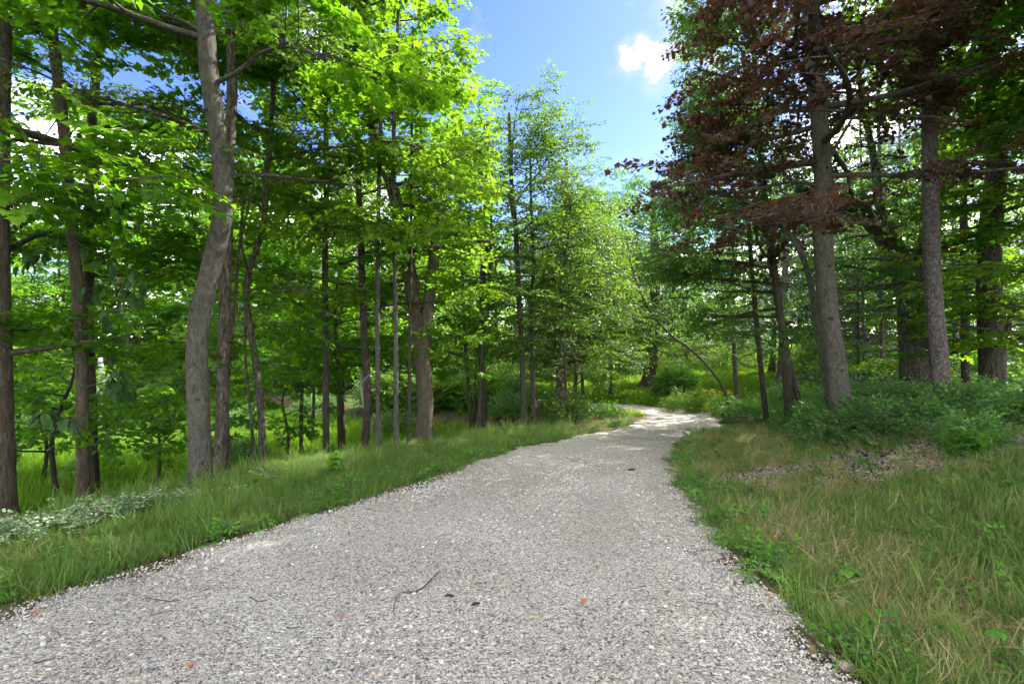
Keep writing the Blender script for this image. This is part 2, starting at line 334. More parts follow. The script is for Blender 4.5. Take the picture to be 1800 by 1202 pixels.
# ------------------------------------------------------------------ ground and driveway
def axis(lo, hi, mid, s0, grow):
    a = [mid]; s = s0
    while a[-1] < hi: a.append(a[-1]+s); s = min(s*grow, 40)
    b = [mid]; s = s0
    while b[-1] > lo: b.append(b[-1]-s); s = min(s*grow, 40)
    return np.array(b[::-1][:-1]+a)
gx = axis(-420, 420, 0, .12, 1.022); gy = axis(-120, 520, 6, .12, 1.022)
GX, GY = np.meshgrid(gx, gy); fx, fy = GX.ravel(), GY.ravel()
gz = height(fx, fy)
rd = road_dist(fx, fy)
gz = np.where(rd < -.25, gz-.05, gz)
mb = MB(); nx, ny = len(gx), len(gy)
i = np.arange(ny-1)[:, None]*nx; j = np.arange(nx-1)[None, :]
mb.add(np.stack([fx, fy, gz], 1), [np.stack([i+j, i+j+1, i+nx+j+1, i+nx+j], -1).reshape(-1, 4)])
me = mb.mesh('ground', M['ground'], True)
dC, sC = dist_poly(fx, fy, C18); leftside = sC > 0
nz = vnoise(fx, fy, 1.1, 5)*.6+vnoise(fx, fy, .35, 6)*.4
grassy = np.where(leftside, sstep((1.2-dC)/1.0)+sstep((dC-3.5)/3)*.9, .8)
drymask = np.where(~leftside & (fx > 2), sstep((nz-.42)/.2)*.9, sstep((nz-.6)/.2)*.4)
mulch = 1.2*np.exp(-(((fx-5.9)/2.2)**2+((fy-6.2)/.9)**2))+np.exp(-(((fx-3.6)/1.0)**2+((fy-7.0)/.5)**2))
edge = np.exp(-(np.clip(rd, 0, 9)/.10)**2)
grassy = np.clip(grassy*(1-1.3*mulch)*(1-.9*edge), 0, 1); drymask = np.clip(drymask*(1-1.3*mulch)*(1-.8*edge)+.55*edge, 0, 1)
for nme, arr in (('grassy', grassy), ('dry', drymask)):
    a = me.attributes.new(nme, 'FLOAT', 'POINT'); a.data.foreach_set('value', arr.astype(np.float32))
tag(link('ground', me), kind='structure')
# driveway sheet, crowned, its ragged rim sinking into the soil
NC = 34; u = np.linspace(0, 1, NC)
rag = lambda n, k: (np.convolve(rng.normal(size=n+20), np.ones(k)/k, 'same')[10:-10])
rl, rr_ = rag(NR, 4)*.20+rag(NR, 14)*.35, rag(NR, 4)*.20+rag(NR, 14)*.35
nrm = (REs-LEs)/np.linalg.norm(REs-LEs, axis=1)[:, None]
A_, B_ = LEs-nrm*(.14+rl)[:, None], REs+nrm*(.14+rr_)[:, None]
PX = A_[:, None, 0]*(1-u)+B_[:, None, 0]*u; PY = A_[:, None, 1]*(1-u)+B_[:, None, 1]*u
PZ = height(PX, PY)+.035*sstep(np.minimum(u, 1-u)/.10)-.004 + (vnoise(PX, PY, .25, 8)-.5)*.012
mb = MB(); i = np.arange(NR-1)[:, None]*NC; j = np.arange(NC-1)[None, :]
mb.add(np.stack([PX.ravel(), PY.ravel(), PZ.ravel()], 1), [np.stack([i+j, i+j+1, i+NC+j+1, i+NC+j], -1).reshape(-1, 4)])
tag(link('road', mb.mesh('road', M['gravel_bed'], True)), kind='structure')
def zroad(X, Y): return height(X, Y)+.024

# ------------------------------------------------------------------ scattering
def unlinked(name, me): return bpy.data.objects.new(name, me)
_groups = {}
def scatter_group(key, objs):
    if key in _groups: return _groups[key]
    g = bpy.data.node_groups.new('scatter_'+key, 'GeometryNodeTree'); _groups[key] = g
    g.interface.new_socket('Geometry', in_out='INPUT', socket_type='NodeSocketGeometry'); g.interface.new_socket('Geometry', in_out='OUTPUT', socket_type='NodeSocketGeometry')
    gi = g.nodes.new('NodeGroupInput'); go = g.nodes.new('NodeGroupOutput')
    ip = g.nodes.new('GeometryNodeInstanceOnPoints'); jn = g.nodes.new('GeometryNodeJoinGeometry')
    for ob in objs[::-1]:
        oi = g.nodes.new('GeometryNodeObjectInfo'); oi.inputs['Object'].default_value = ob; oi.inputs['As Instance'].default_value = False
        gt = g.nodes.new('GeometryNodeGeometryToInstance'); g.links.new(oi.outputs['Geometry'], gt.inputs[0]); g.links.new(gt.outputs[0], jn.inputs[0])
    g.links.new(gi.outputs[0], ip.inputs['Points']); g.links.new(jn.outputs[0], ip.inputs['Instance']); ip.inputs['Pick Instance'].default_value = True
    for nm, ty, sock in (('idx', 'INT', 'Instance Index'), ('rot', 'FLOAT_VECTOR', 'Rotation'), ('scl', 'FLOAT_VECTOR', 'Scale')):
        na = g.nodes.new('GeometryNodeInputNamedAttribute'); na.data_type = ty; na.inputs['Name'].default_value = nm
        g.links.new(na.outputs['Attribute'], ip.inputs[sock])
    g.links.new(ip.outputs[0], go.inputs[0]); return g
def scatter(name, key, objs, P, rot, scl, parent=None, mats=()):
    n = len(P); me = bpy.data.meshes.new(name); me.vertices.add(n); me.vertices.foreach_set('co', np.asarray(P, np.float32).ravel())
    scl = np.asarray(scl, float)
    if scl.ndim == 1: scl = np.repeat(scl[:, None], 3, 1)
    a = me.attributes.new('rot', 'FLOAT_VECTOR', 'POINT'); a.data.foreach_set('vector', np.asarray(rot, np.float32).ravel())
    a = me.attributes.new('scl', 'FLOAT_VECTOR', 'POINT'); a.data.foreach_set('vector', scl.astype(np.float32).ravel())
    a = me.attributes.new('idx', 'INT', 'POINT'); a.data.foreach_set('value', rng.integers(0, len(objs), n).astype(np.int32))
    me.update(); o = link(name, me, parent)
    md = o.modifiers.new('scatter', 'NODES'); md.node_group = scatter_group(key, objs); return o

# ---- leaves
def leaf_shape(kind):
    if kind == 'maple':
        h = [(0,0),(.02,.20),(-.06,.42),(.20,.34),(.30,.40),(.46,.62),(.56,.34),(.66,.30),(.74,.22),(1,0)]
    elif kind == 'oak':
        h = [(0,0),(.2,.10),(.28,.26),(.42,.12),(.55,.30),(.68,.13),(.82,.20),(1,0)]
    elif kind == 'oval':
        h = [(0,0),(.25,.22),(.6,.25),(.85,.12),(1,0)]
    elif kind == 'broad':
        h = [(0,0),(.12,.2),(.4,.32),(.7,.27),(.9,.12),(1,0)]
    elif kind == 'lance':
        h = [(0,0),(.3,.12),(.7,.10),(1,0)]
    h = np.array(h); k = len(h)
    mid = np.array([[x, 0] for x in np.linspace(0, 1, 4)])
    return h
def add_leaf(mb, kind, pos, yaw, pitch, roll, size, tint, fold=.25, droop=.25):
    h = leaf_shape(kind); k = len(h)
    up = h; dn = h*[1, -1]
    c = np.array([[.32, 0]])
    v2 = np.vstack([c, up, dn[1:-1][::-1]]); x, y = v2[:, 0], v2[:, 1]
    z = fold*np.abs(y)-droop*x*x
    v = np.stack([x, y, z], 1)*size
    cr, sr, cp, sp, cw, sw = cos(roll), sin(roll), cos(pitch), sin(pitch), cos(yaw), sin(yaw)
    Rx = np.array([[1,0,0],[0,cr,-sr],[0,sr,cr]]); Ry = np.array([[cp,0,-sp],[0,1,0],[sp,0,cp]]); Rz = np.array([[cw,-sw,0],[sw,cw,0],[0,0,1]])
    v = v@(Rz@Ry@Rx).T+np.asarray(pos)
    n = len(v2)-1; f = np.array([[0, 1+i, 1+(i+1) % n] for i in range(n)])
    mb.add(v, [f], tint)
def spray(name, m, kind, n, length, size, seed, opp=True, sub=0, tilt=.35, droop=.25, twig='twig', pitch0=-.1):
    """a leafy twig growing along +X, leaves lying about flat"""
    r = random.Random(seed); mb = MB()
    def one(base, yaw, L, nn):
        pts = [np.array(base)]; a = yaw; p = r.uniform(-.05, .1)
        for q in range(4):
            a += r.uniform(-.15, .15); p -= .07
            pts.append(pts[-1]+np.array([cos(a)*cos(p), sin(a)*cos(p), sin(p)])*L/4)
        tube(mb, pts, np.linspace(.0045, .0015, 5), 3, 0, mi=1, cap=False)
        P = np.array(pts)
        for q in range(nn):
            s = (q+.6)/nn; k = min(int(s*4), 3); b = P[k]+(P[k+1]-P[k])*(s*4-k)
            sd = 1 if q % 2 else -1
            yw = a+sd*r.uniform(.6, 1.3) if q < nn-1 else a
            pet = size*.35*np.array([cos(yw), sin(yw), -.1])
            add_leaf(mb, kind, b+pet, yw+r.uniform(-.2, .2), pitch0+r.uniform(-tilt, tilt), r.uniform(-tilt, tilt)*1.3, size*r.uniform(.65, 1.15), r.random(), r.uniform(.1, .35), droop*r.uniform(.5, 1.6))
    one((0, 0, 0), 0, length, n)
    for q in range(sub):
        s = .2+.6*q/max(1, sub-1) if sub > 1 else .4
        one((length*s, 0, 0), (1 if q % 2 else -1)*r.uniform(.5, .9), length*r.uniform(.45, .65), max(3, int(n*.55)))
    me = mb.mesh(name, [M[m], M[twig]]); return unlinked(name, me)
SPR = {}
def mk(key, m, kind, n, L, size, nvar=3, **kw):
    SPR[key] = [spray(f'{key}_twig', m, kind, n, L, size, 100*hash_(key)+q, **kw) for q in range(nvar)]
def hash_(s): return sum(ord(c)*(i+1) for i, c in enumerate(s)) % 997
mk('maple', 'maple', 'maple', 7, .42, .115, sub=2)
mk('maple_light', 'maple_light', 'maple', 7, .42, .115, sub=2)
mk('maple_red', 'maple_red', 'maple', 9, .42, .085, sub=3, tilt=.7)
mk('oak', 'oak', 'oak', 8, .40, .12, sub=2, tilt=.6)
mk('elm', 'elm', 'oval', 9, .42, .072, sub=3, tilt=.6)
mk('elm_wide', 'elm', 'oval', 9, .5, .105, sub=3, tilt=.6)
mk('creeper', 'creeper', 'oval', 9, .34, .060, sub=3, tilt=.55)
mk('bush', 'bush', 'oval', 8, .20, .055, sub=3, tilt=.5)
mk('pale', 'pale', 'broad', 7, .14, .034, sub=2, tilt=.3)
mk('needle', 'needle', 'lance', 26, .45, .05, sub=4, tilt=.5, droop=.0)
mk('fern', 'fern', 'lance', 12, .45, .11, sub=2, tilt=.4)
# far versions: bigger and fewer leaves read the same at that distance
mk('far_maple', 'maple', 'maple', 7, .9, .22, sub=3, tilt=.5)
mk('far_oak', 'oak', 'oak', 7, .9, .24, sub=3, tilt=.6)
mk('far_elm', 'elm', 'broad', 8, .9, .17, sub=3, tilt=.6)
mk('far_light', 'maple_light', 'broad', 8, .9, .18, sub=3, tilt=.6)
mk('far_needle', 'needle', 'lance', 22, 1.0, .16, sub=5, tilt=.5, droop=0)

# ------------------------------------------------------------------ trees
def corridor_ok(P):
    """the clearing over the driveway: nothing grows out over it beyond these lines"""
    x, y, z = P[:, 0], P[:, 1], P[:, 2]
    inside_ = (x > -.05*y+.1+.03*np.clip(y-12, 0, 9)*1.5) & (x < .285*y+.8*np.clip((z-4.3)/2.2, 0, 1)) & (y < 19) & (y > -3)
    low = (y < 19) & (road_dist(x, y) < -.2) & (z < 3.2)
    near = (x*x+y*y < 3.6**2)
    return ~(inside_ | low | near)
def grow_limb(P0, az, elev, L, r0, rnd, bend=.0, wig=.18, side_len=.42, side_gap=.30, spray_gap=.22, flat=True, sides=5):
    """returns tube list and spray list (pos, yaw, pitch)"""
    n = 9; pts = [np.array(P0, float)]; a, e = az, elev
    for q in range(n-1):
        a += rnd.uniform(-wig, wig); e += rnd.uniform(-wig, wig)*.6+(bend-e)*.10
        pts.append(pts[-1]+np.array([sin(a)*cos(e), cos(a)*cos(e), sin(e)])*L/(n-1))
    pts = np.array(pts); path = spline(pts, 14); rad = r0*(1-np.linspace(0, 1, 14))**.8+.004
    tubes = [(path, rad, sides)]; sp = []
    s = .22 + rnd.random()*.1; k = 0
    while s < 1:
        f = s*13; i0 = min(int(f), 12); b = path[i0]+(path[i0+1]-path[i0])*(f-i0); d = path[i0+1]-path[i0]; dz = math.atan2(d[0], d[1])
        sd = 1 if k % 2 else -1; k += 1
        aa = dz+sd*rnd.uniform(.6, 1.15); ee = rnd.uniform(-.15, .35) if flat else rnd.uniform(-.5, .7)
        LL = L*side_len*(1.05-.75*s)*rnd.uniform(.6, 1.2)+.15
        q2 = [b]; a2, e2 = aa, ee
        for q in range(4):
            a2 += rnd.uniform(-.25, .25)-sd*.06; e2 += rnd.uniform(-.18, .18)-.05
            q2.append(q2[-1]+np.array([sin(a2)*cos(e2), cos(a2)*cos(e2), sin(e2)])*LL/4)
        q2 = np.array(q2); tubes.append((q2, np.linspace(max(.004, rad[i0]*.5), .003, 5), 3))
        m = max(1, int(LL/spray_gap))
        for w in range(m):
            g = (w+.7+rnd.uniform(-.2, .2))/m*4; gi = min(int(g), 3); p = q2[gi]+(q2[gi+1]-q2[gi])*min(g-gi, 1.)
            dd = q2[gi+1]-q2[gi]; yaw = math.atan2(dd[1], dd[0])+rnd.choice((-1, 1))*rnd.uniform(.1, .9)
            sp.append((*p, yaw, rnd.uniform(-.35, .2)))
        s += side_gap/L*rnd.uniform(.7, 1.3)
    d = path[-1]-path[-2]; sp.append((*path[-1], math.atan2(d[1], d[0]), -.1)); return tubes, sp
def trim(tubes):
    out = []
    for p, r, s in tubes:
        ok = corridor_ok(p); k = len(p) if ok.all() else int(np.argmin(ok))
        if k >= 3: out.append((p[:k], np.broadcast_to(r, (len(p),))[:k], s))
        elif ok.all(): out.append((p, r, s))
    return out
def make_tree(name, label, trunk, r0, r1, bark, leaf, z0, nl, reach, seed, elev=(.1, .6), group=None, category='tree', bend=.0, side_gap=.32, spray_gap=.24,
              limbs_extra=(), profile=None, azr=None, sscale=1., merge=False, keep=True, extra_trunks=(), flare=.5, sides=12, bump=.05, top=True, side_len=.42, density=1., flat=True, trunk_n=None, mult=2, jitter=1.2, wig=.22, dens_z=None):
    """trunk: world control points from the ground up. limbs are parts with their side branches; the crown is one part"""
    rnd = random.Random(seed); T = np.array(trunk, float); base = T[0].copy(); base[2] = hz(base[0], base[1]); T[0] = base-np.array([0, 0, .08])
    n = trunk_n or max(16, int((T[-1, 2]-T[0, 2])*4)); path = spline(T, n); zz = path[:, 2]-base[2]
    H = zz[-1]; rad = r1+(r0-r1)*(1-np.linspace(0, 1, n))**.9; rad = rad*(1+flare*np.exp(-np.clip(zz, 0, 9)/.16))
    root = empty(name, base); tag(root, label, category, group)
    mb = MB(); tube(mb, path-base, rad, sides, bump=bump, lobes=(.35+flare)*np.exp(-np.clip(zz, 0, 9)/.13))
    for (pp, ra, rb) in extra_trunks:
        q = spline(np.array(pp, float), 22); tube(mb, q-base, np.linspace(ra, rb, 22), 10, bump=bump)
    SP = []; allt = []
    def emit(tubes):
        if merge:
            for p, r, s in tubes: tube(mb, p-base, r, s)
        else:
            m2 = MB()
            for p, r, s in tubes: tube(m2, p-base, r, s)
            link('limb', m2.mesh('limb', M[bark], True), root)
    for i in range(nl):
        f = (i+.5)/nl; zt = z0+(H-z0)*(f**.85)*.97
        k = int(np.searchsorted(zz, zt)); k = min(max(k, 1), n-1); P0 = path[k]
        pr_ = profile(f) if profile else (1-.55*f)
        L = reach*pr_*rnd.uniform(.75, 1.15)
        az = (i*2.399+seed) % (2*pi) if azr is None else rnd.uniform(R(azr[0]), R(azr[1]))
        if L < .3: continue
        tb, sp = grow_limb(P0, az, elev[0]+(elev[1]-elev[0])*f+rnd.uniform(-.15, .15), L, max(.007, min(rad[k]*.45, .017*L)), rnd, bend, side_gap=side_gap, spray_gap=spray_gap, side_len=side_len, flat=flat, wig=wig)
        A = np.array([s[:3] for s in sp]); ok = corridor_ok(A) if keep else np.ones(len(A), bool)
        if keep and ok.mean() < .35: continue
        emit(trim(tb) if keep else tb); SP += [s for s, q in zip(sp, ok) if q and rnd.random() < density]
    for (pts, ra, rb, leafy) in limbs_extra:      # limbs the photograph shows one by one
        P = spline(np.array(pts, float), 18); L = float(np.linalg.norm(np.diff(P, axis=0), axis=1).sum())
        tb = [(P, np.linspace(ra, rb, 18), 8)]
        for q in range(int(leafy*L)):
            k = rnd.randint(5, 17); d = P[k]-P[k-1]; az = math.atan2(d[0], d[1])+rnd.choice((-1, 1))*rnd.uniform(.4, 1.2)
            t2, s2 = grow_limb(P[k], az, rnd.uniform(0, .5), rnd.uniform(.8, 1.6), max(.006, rb*.6), rnd, bend, side_gap=side_gap, spray_gap=spray_gap)
            A = np.array([s[:3] for s in s2]); ok = corridor_ok(A) if keep else np.ones(len(A), bool)
            tb += t2; SP += [s for s, q_ in zip(s2, ok) if q_]
        emit(trim(tb) if keep else tb)
    link('trunk', mb.mesh('trunk', M[bark], True), root)
    if SP and leaf:
        S = np.array(SP); n = len(S)
        rot = np.stack([rng.normal(0, .22, n), -S[:, 4]+rng.normal(0, .15, n), S[:, 3]], 1)
        mlt = mult; 
        if mlt > 1:
            rp_ = np.repeat(np.arange(n), mlt); S = S[rp_]; rot = rot[rp_]; n2 = len(S)
            jit = rng.normal(0, 1, (n2, 3))*np.array([.16, .16, .11])*jitter; jit[::mlt] = 0
            S = S.copy(); S[:, :3] += jit; rot = rot+rng.normal(0, 1, (n2, 3))*np.array([.2, .2, .9]); n = n2
            if keep: ok = corridor_ok(S[:, :3]); S = S[ok]; rot = rot[ok]; n = len(S)
            if dens_z: ok = rng.random(n) < np.array([dens_z(v[0], v[2]) for v in S]); S = S[ok]; rot = rot[ok]; n = len(S)
        c = scatter('crown', leaf, SPR[leaf], S[:, :3]-base, rot, rng.uniform(.62, 1.28, n)*sscale, root); c['kind'] = 'stuff'
    root['n_sprays'] = len(SP)
    return root
def ptrunk(pts, Y, up=None, dz=None):
    """trunk control points given where they appear, all at about distance Y"""
    P = [at(x, y, Y) for x, y in pts]
    if up: 
        d = P[-1]-P[-2]; d = d/np.linalg.norm(d); p = P[-1].copy(); st = max(.8, np.linalg.norm(P[-1]-P[-2])); dx = d[0]/max(d[2], .3)*.6
        while p[2] < up:
            p = p+np.array([dx, rng.uniform(-.03, .03), 1])*st; dx *= .6; P.append(p.copy())
    return P

TREES = []
def T(*a, **k): r = make_tree(*a, **k); TREES.append(r); return r
# left verge, from the left
T('brown_trunk_tree', 'thick straight warm brown trunk cut by the left edge of the photo', ptrunk([(10,912),(0,700),(-4,450),(-2,200),(2,0)], 6.9, 13), .150, .07, 'bark_brown', 'maple', 2.2, 26, 3.4, 1, mult=3, elev=(.15,.7), bump=.03)
T('slender_tree', 'slender tan trunk with big drooping leaves hanging low over it', ptrunk([(146,893),(146,760),(140,560),(126,390),(112,230),(92,60),(80,0)], 7.5, 11), .088, .045, 'bark_brown', 'maple', 4.5, 14, 2.4, 2, mult=3, bump=.02, flare=.25)
T('dark_trunk_tree', 'dark straight trunk just behind the slender tan one', ptrunk([(168,850),(158,640),(156,450),(160,250),(170,120),(185,0)], 9.5, 14), .092, .045, 'bark_dark', 'maple', 2.6, 26, 4.0, 3, mult=3, bump=.04,
  limbs_extra=[([at(156,440,9.5), at(90,430,9.2), at(30,435,8.8), at(-60,405,8.5)], .07, .03, 3), ([at(158,425,9.5), at(230,445,9.2), at(300,460,9)], .05, .02, 3), ([at(158,350,9.5), at(60,380,10), at(-20,440,10.5)], .09, .05, 2)])
T('grey_trunk_tree', 'big smooth grey trunk with an elbow bend at the edge of the verge', ptrunk([(354,868),(350,760),(346,640),(350,560),(374,460),(392,370),(388,260),(370,150),(362,40),(362,-60)], 6.6, 14), .138, .072, 'bark_smooth', 'maple', 5.6, 22, 3.4, 4, mult=3, bump=.025, sides=24, flare=.12,
  limbs_extra=[([at(376,148,6.6), at(420,125,6.5), at(455,95,6.4), at(505,83,6.3), at(560,100,6.2)], .032, .010, 4), ([at(362,60,6.6), at(300,30,6.9), at(200,20,7)], .03, .01, 3)])
T('scaly_trunk_tree', 'rough scaly trunk close beside the big grey bent one', ptrunk([(384,852),(390,740),(393,600),(398,450),(402,300),(408,150),(404,0)], 7.6, 13), .095, .05, 'bark_rough', 'elm', 3.6, 22, 2.8, 5, bump=.05,
  extra_trunks=[([at(404,848,7.7), at(402,800,7.7), at(398,735,7.7), at(402,640,7.7), at(412,540,7.8), at(430,330,8)], .05, .02)])
T('crooked_tree', 'crooked vine-twisted dark trunk weaving upward beside the scaly one', ptrunk([(462,838),(460,740),(450,640),(432,520),(440,470),(462,400),(468,300),(472,270)], 8.8, 10), .062, .03, 'bark_rough', 'elm', 2.2, 20, 2.2, 6, bump=.12,
  extra_trunks=[([at(449,836,8.9), at(442,740,8.9), at(430,600,8.9), at(438,500,8.9), at(425,420,8.9), at(445,330,8.9)], .03, .015)], flare=.15)
T('young_tree', 'thin brown young trunk in front of shaded hollow', ptrunk([(573,812),(573,650),(571,450),(574,300),(570,100)], 10.5, 11), .075, .03, 'bark_dark', 'maple', 2.0, 24, 2.6, 7, bump=.04, flare=.2)
T('leaning_tree', 'dark trunk tilted slightly left, left of the two thin tan poles', ptrunk([(640,808),(646,700),(640,590),(636,480),(630,300)], 10.8, 12), .09, .04, 'bark_dark', 'maple', 2.8, 24, 3.0, 8, bump=.06, flare=.25)
T('pole_tree', 'left one of two thin straight tan poles beside the forked tree', ptrunk([(666,806),(664,650),(664,450),(668,250),(672,100)], 9.7, 11), .05, .022, 'bark_smooth', 'maple_light', 3.4, 18, 2.3, 9, group='two thin tan poles', flare=.15)
T('pole_tree', 'right one of two thin tan poles, with a dead forked twig arching left', ptrunk([(697,802),(696,650),(694,450),(692,240),(698,100)], 9.6, 11.5), .052, .022, 'bark_smooth', 'maple_light', 3.6, 20, 2.5, 10, group='two thin tan poles', flare=.15,
  limbs_extra=[([at(698,666,9.6), at(685,657,9.5), at(652,657,9.3), at(640,672,9.2), at(618,702,9)], .016, .006, 0), ([at(652,657,9.3), at(630,675,9.1), at(592,707,8.9)], .009, .004, 0)])
T('thin_tree', 'thin dark stem between the right pole and the forked trunk', ptrunk([(718,796),(720,650),(722,450)], 10.2, 8), .04, .02, 'bark_dark', 'maple_light', 2.5, 12, 2.0, 11, flare=.1)
T('forked_tree', 'stout trunk that forks in two above the verge', ptrunk([(745,784),(748,700),(738,600),(722,500),(708,400),(680,300),(650,200),(640,0)], 11, 15), .20, .06, 'bark_brown', 'maple_light', 3.2, 34, 3.4, 12, bump=.05, elev=(.0,.6), bend=-.1, sides=14,
  extra_trunks=[([at(743,640,11), at(750,560,11), at(762,460,11), at(768,380,11), at(754,340,11.1), at(740,250,11.3)], .15, .08)], flare=.25)
# low bright sprays arching out of the wood's edge
T('understory_maple', 'leafy maple with low sunlit boughs arching to the verge', [(-.9,13.0,0),(-.8,13,1.5),(-.6,12.9,3.5),(-.5,12.8,7)], .06, .02, 'bark_dark', 'maple_light', .9, 26, 2.5, 13, elev=(.25,.5), bend=-.35, flare=.1)
T('twin_stem_tree', 'pair of short dark stems under the low bright boughs', ptrunk([(828,764),(826,700),(820,640),(815,560)], 15, 8), .06, .02, 'bark_dark', 'maple', 1.8, 18, 2.4, 14, extra_trunks=[([at(834,764,15.1), at(834,700,15.1), at(838,620,15.1), at(845,560,15.1)], .05, .02)], flare=.1)
T('stout_dark_tree', 'stout dark trunk behind the low sunlit boughs', ptrunk([(850,768),(848,700),(846,600),(850,450),(855,330)], 15, 8.3), .14, .05, 'bark_dark', 'maple', 2.2, 26, 3.2, 15, flare=.2)
T('tall_slim_tree', 'tall slim trunk with open airy crown against the sky', ptrunk([(922,760),(918,640),(911,500),(906,400),(901,350)], 14, 7.9), .085, .045, 'bark_dark', 'elm_wide', 3.0, 16, 1.6, 16, flare=.15, density=1, mult=3, keep=False,
  limbs_extra=[([at(901,380,14), at(890,320,14), at(868,270,14), at(850,220,14)], .035, .012, 2.0), ([at(901,365,14), at(925,330,14), at(950,300,14), at(968,262,14), at(975,225,14)], .030, .008, 1.9), ([at(901,350,14), at(900,280,14), at(905,210,14), at(915,160,14)], .03, .01, 2.2), ([at(903,400,14), at(940,370,14), at(985,345,14.2)], .02, .008, 1.6), ([at(901,355,14), at(880,310,13.8), at(905,240,13.6)], .02, .008, 2)])
T('slim_tree', 'slim dark trunk close to the right of the tall airy one', ptrunk([(941,758),(936,660),(934,560),(938,460),(935,400)], 14.4, 6.4), .075, .03, 'bark_dark', 'elm_wide', 2.1, 26, 2.0, 17, flare=.15, keep=False)
T('grey_stub_tree', 'short thick grey trunk wreathed in leaves near the bend', ptrunk([(983,744),(983,680),(985,600),(990,520)], 16, 7), .12, .05, 'bark_rough', 'elm_wide', 1.7, 30, 2.3, 18, flare=.15, keep=False)
T('wavy_tree', 'wavy thin stem rising from a clump at the grass tongue', ptrunk([(997,750),(994,680),(991,600),(986,520),(993,450),(998,420)], 14.6, 6.0), .05, .02, 'bark_dark', 'elm_wide', 1.1, 30, 1.9, 19, flare=.1, keep=False,
  extra_trunks=[([at(1006,752,14.6), at(1008,700,14.6), at(1012,640,14.6), at(1022,560,14.6)], .022, .01), ([at(1014,752,14.6), at(1016,720,14.6), at(1010,690,14.6)], .018, .008), ([at(1010,754,14.6), at(1026,725,14.6), at(1024,690,14.6)], .018, .008)])
T('roadside_maple', 'rounded leafy tree with pale shining leaves left of the bend', [(2.4,18.6,0),(2.5,18.6,2),(2.6,18.5,4.2),(2.6,18.5,6)], .08, .03, 'bark_dark', 'elm', .7, 46, 2.4, 20, elev=(.4,1.1), flat=False, bend=.2, keep=False, sscale=1.6, side_gap=.34, mult=4, wig=.3)
T('feathery_tree', 'feathery tall young tree on the skyline left of the bend', [(3.3,22.5,0),(3.2,22.5,3),(3.4,22.4,6),(3.3,22.4,8.2)], .08, .02, 'bark_dark', 'elm', 1.2, 46, 2.4, 21, elev=(.6,1.2), flat=False, bend=.5, keep=False, sscale=1.8, side_gap=.4, mult=4, side_len=.5, wig=.3)
T('feathery_tree', 'feathery young tree standing just right of its taller twin', [(5.0,24.5,0),(5.0,24.5,3),(5.2,24.5,5),(5.1,24.4,6.6)], .08, .02, 'bark_dark', 'elm', 1.0, 44, 2.4, 22, elev=(.6,1.2), flat=False, bend=.5, keep=False, sscale=1.8, side_gap=.4, mult=4, side_len=.5, wig=.3)
T('lawn_oak', 'solitary dark oak standing on the lawn beyond the bend', ptrunk([(1137,688),(1145,630),(1149,560),(1152,480),(1150,430)], 28, 9.5), .40, .12, 'bark_dark', 'far_oak', 3.0, 44, 5.0, 23, elev=(-.05,.8), bend=-.2, keep=False, sscale=1., side_gap=.5, spray_gap=.36, flare=.35, jitter=1.8)
# right side
T('tilted_tree', 'thin pale grey trunk leaning left beyond the grass', ptrunk([(1288,720),(1270,680),(1245,645),(1215,615),(1180,590)], 17, 4.5), .055, .02, 'bark_smooth', 'elm', 1.6, 16, 1.7, 25, keep=False, flare=.1, density=.8)
T('small_grey_tree', 'small upright grey trunk next to the leaning thin one', ptrunk([(1298,722),(1295,690),(1292,650),(1290,600)], 17, 6), .085, .03, 'bark_smooth', 'oak', 2.0, 18, 2.0, 26, keep=False, flare=.1)
T('slanting_tree', 'thin dark trunk slanting left at the end of the bank', ptrunk([(1350,742),(1341,680),(1333,600),(1325,510),(1318,430)], 13, 9), .075, .03, 'bark_dark', 'oak', 1.9, 40, 3.2, 27, azr=(-165, 15), flare=.2)
T('twin_trunk_tree', 'dark trunk with slighter twin, between slanting one and copper maple', ptrunk([(1388,728),(1383,650),(1372,560),(1360,470),(1350,400),(1335,250)], 11.5, 11), .105, .04, 'bark_dark', 'oak', 2.0, 46, 3.4, 28, azr=(-165, 10),
  extra_trunks=[([at(1410,728,11.5), at(1398,680,11.5), at(1388,630,11.5)], .07, .05)], flare=.2)
T('copper_maple', 'big grey leaning trunk carrying dark copper-red foliage', ptrunk([(1484,728),(1472,660),(1458,560),(1447,430),(1447,320),(1438,180),(1426,60),(1422,-60)], 8.5, 14), .168, .085, 'bark_smooth', 'maple_red', 3.5, 50, 4.5, 29, elev=(-.1,.6), bend=-.15, profile=lambda f: .85 if f < .8 else .7, sides=24, dens_z=lambda x, z: (.34 if z < 5.2 else (.5 if z < 7.8 else .85))*(.45 if (x > 7.6 and z < 8.5) else 1), mult=3, jitter=1.0, bump=.03, flare=.2,
  extra_trunks=[([at(1466,730,9), at(1452,660,9), at(1440,590,9), at(1425,500,9), at(1405,440,9), at(1350,350,9.2)], .085, .035)],
  limbs_extra=[([at(1445,330,8.5), at(1400,320,8.3), at(1340,330,8), at(1260,345,7.8)], .04, .012, 3), ([at(1447,300,8.5), at(1485,230,8.5), at(1530,160,8.5), at(1560,110,8.5)], .035, .012, 3),([at(1438,190,8.5), at(1380,150,8.2), at(1300,140,8), at(1220,120,8)], .045, .012, 4)])
T('pine_trunk_tree', 'straight scaly pinkish grey pine trunk rising from the undergrowth', ptrunk([(1659,722),(1650,620),(1640,500),(1636,350),(1633,180),(1628,0)], 9, 14), .15, .075, 'bark_pine', 'needle', 7.5, 18, 2.2, 30, elev=(.0,.3), bump=.03, flare=.15)
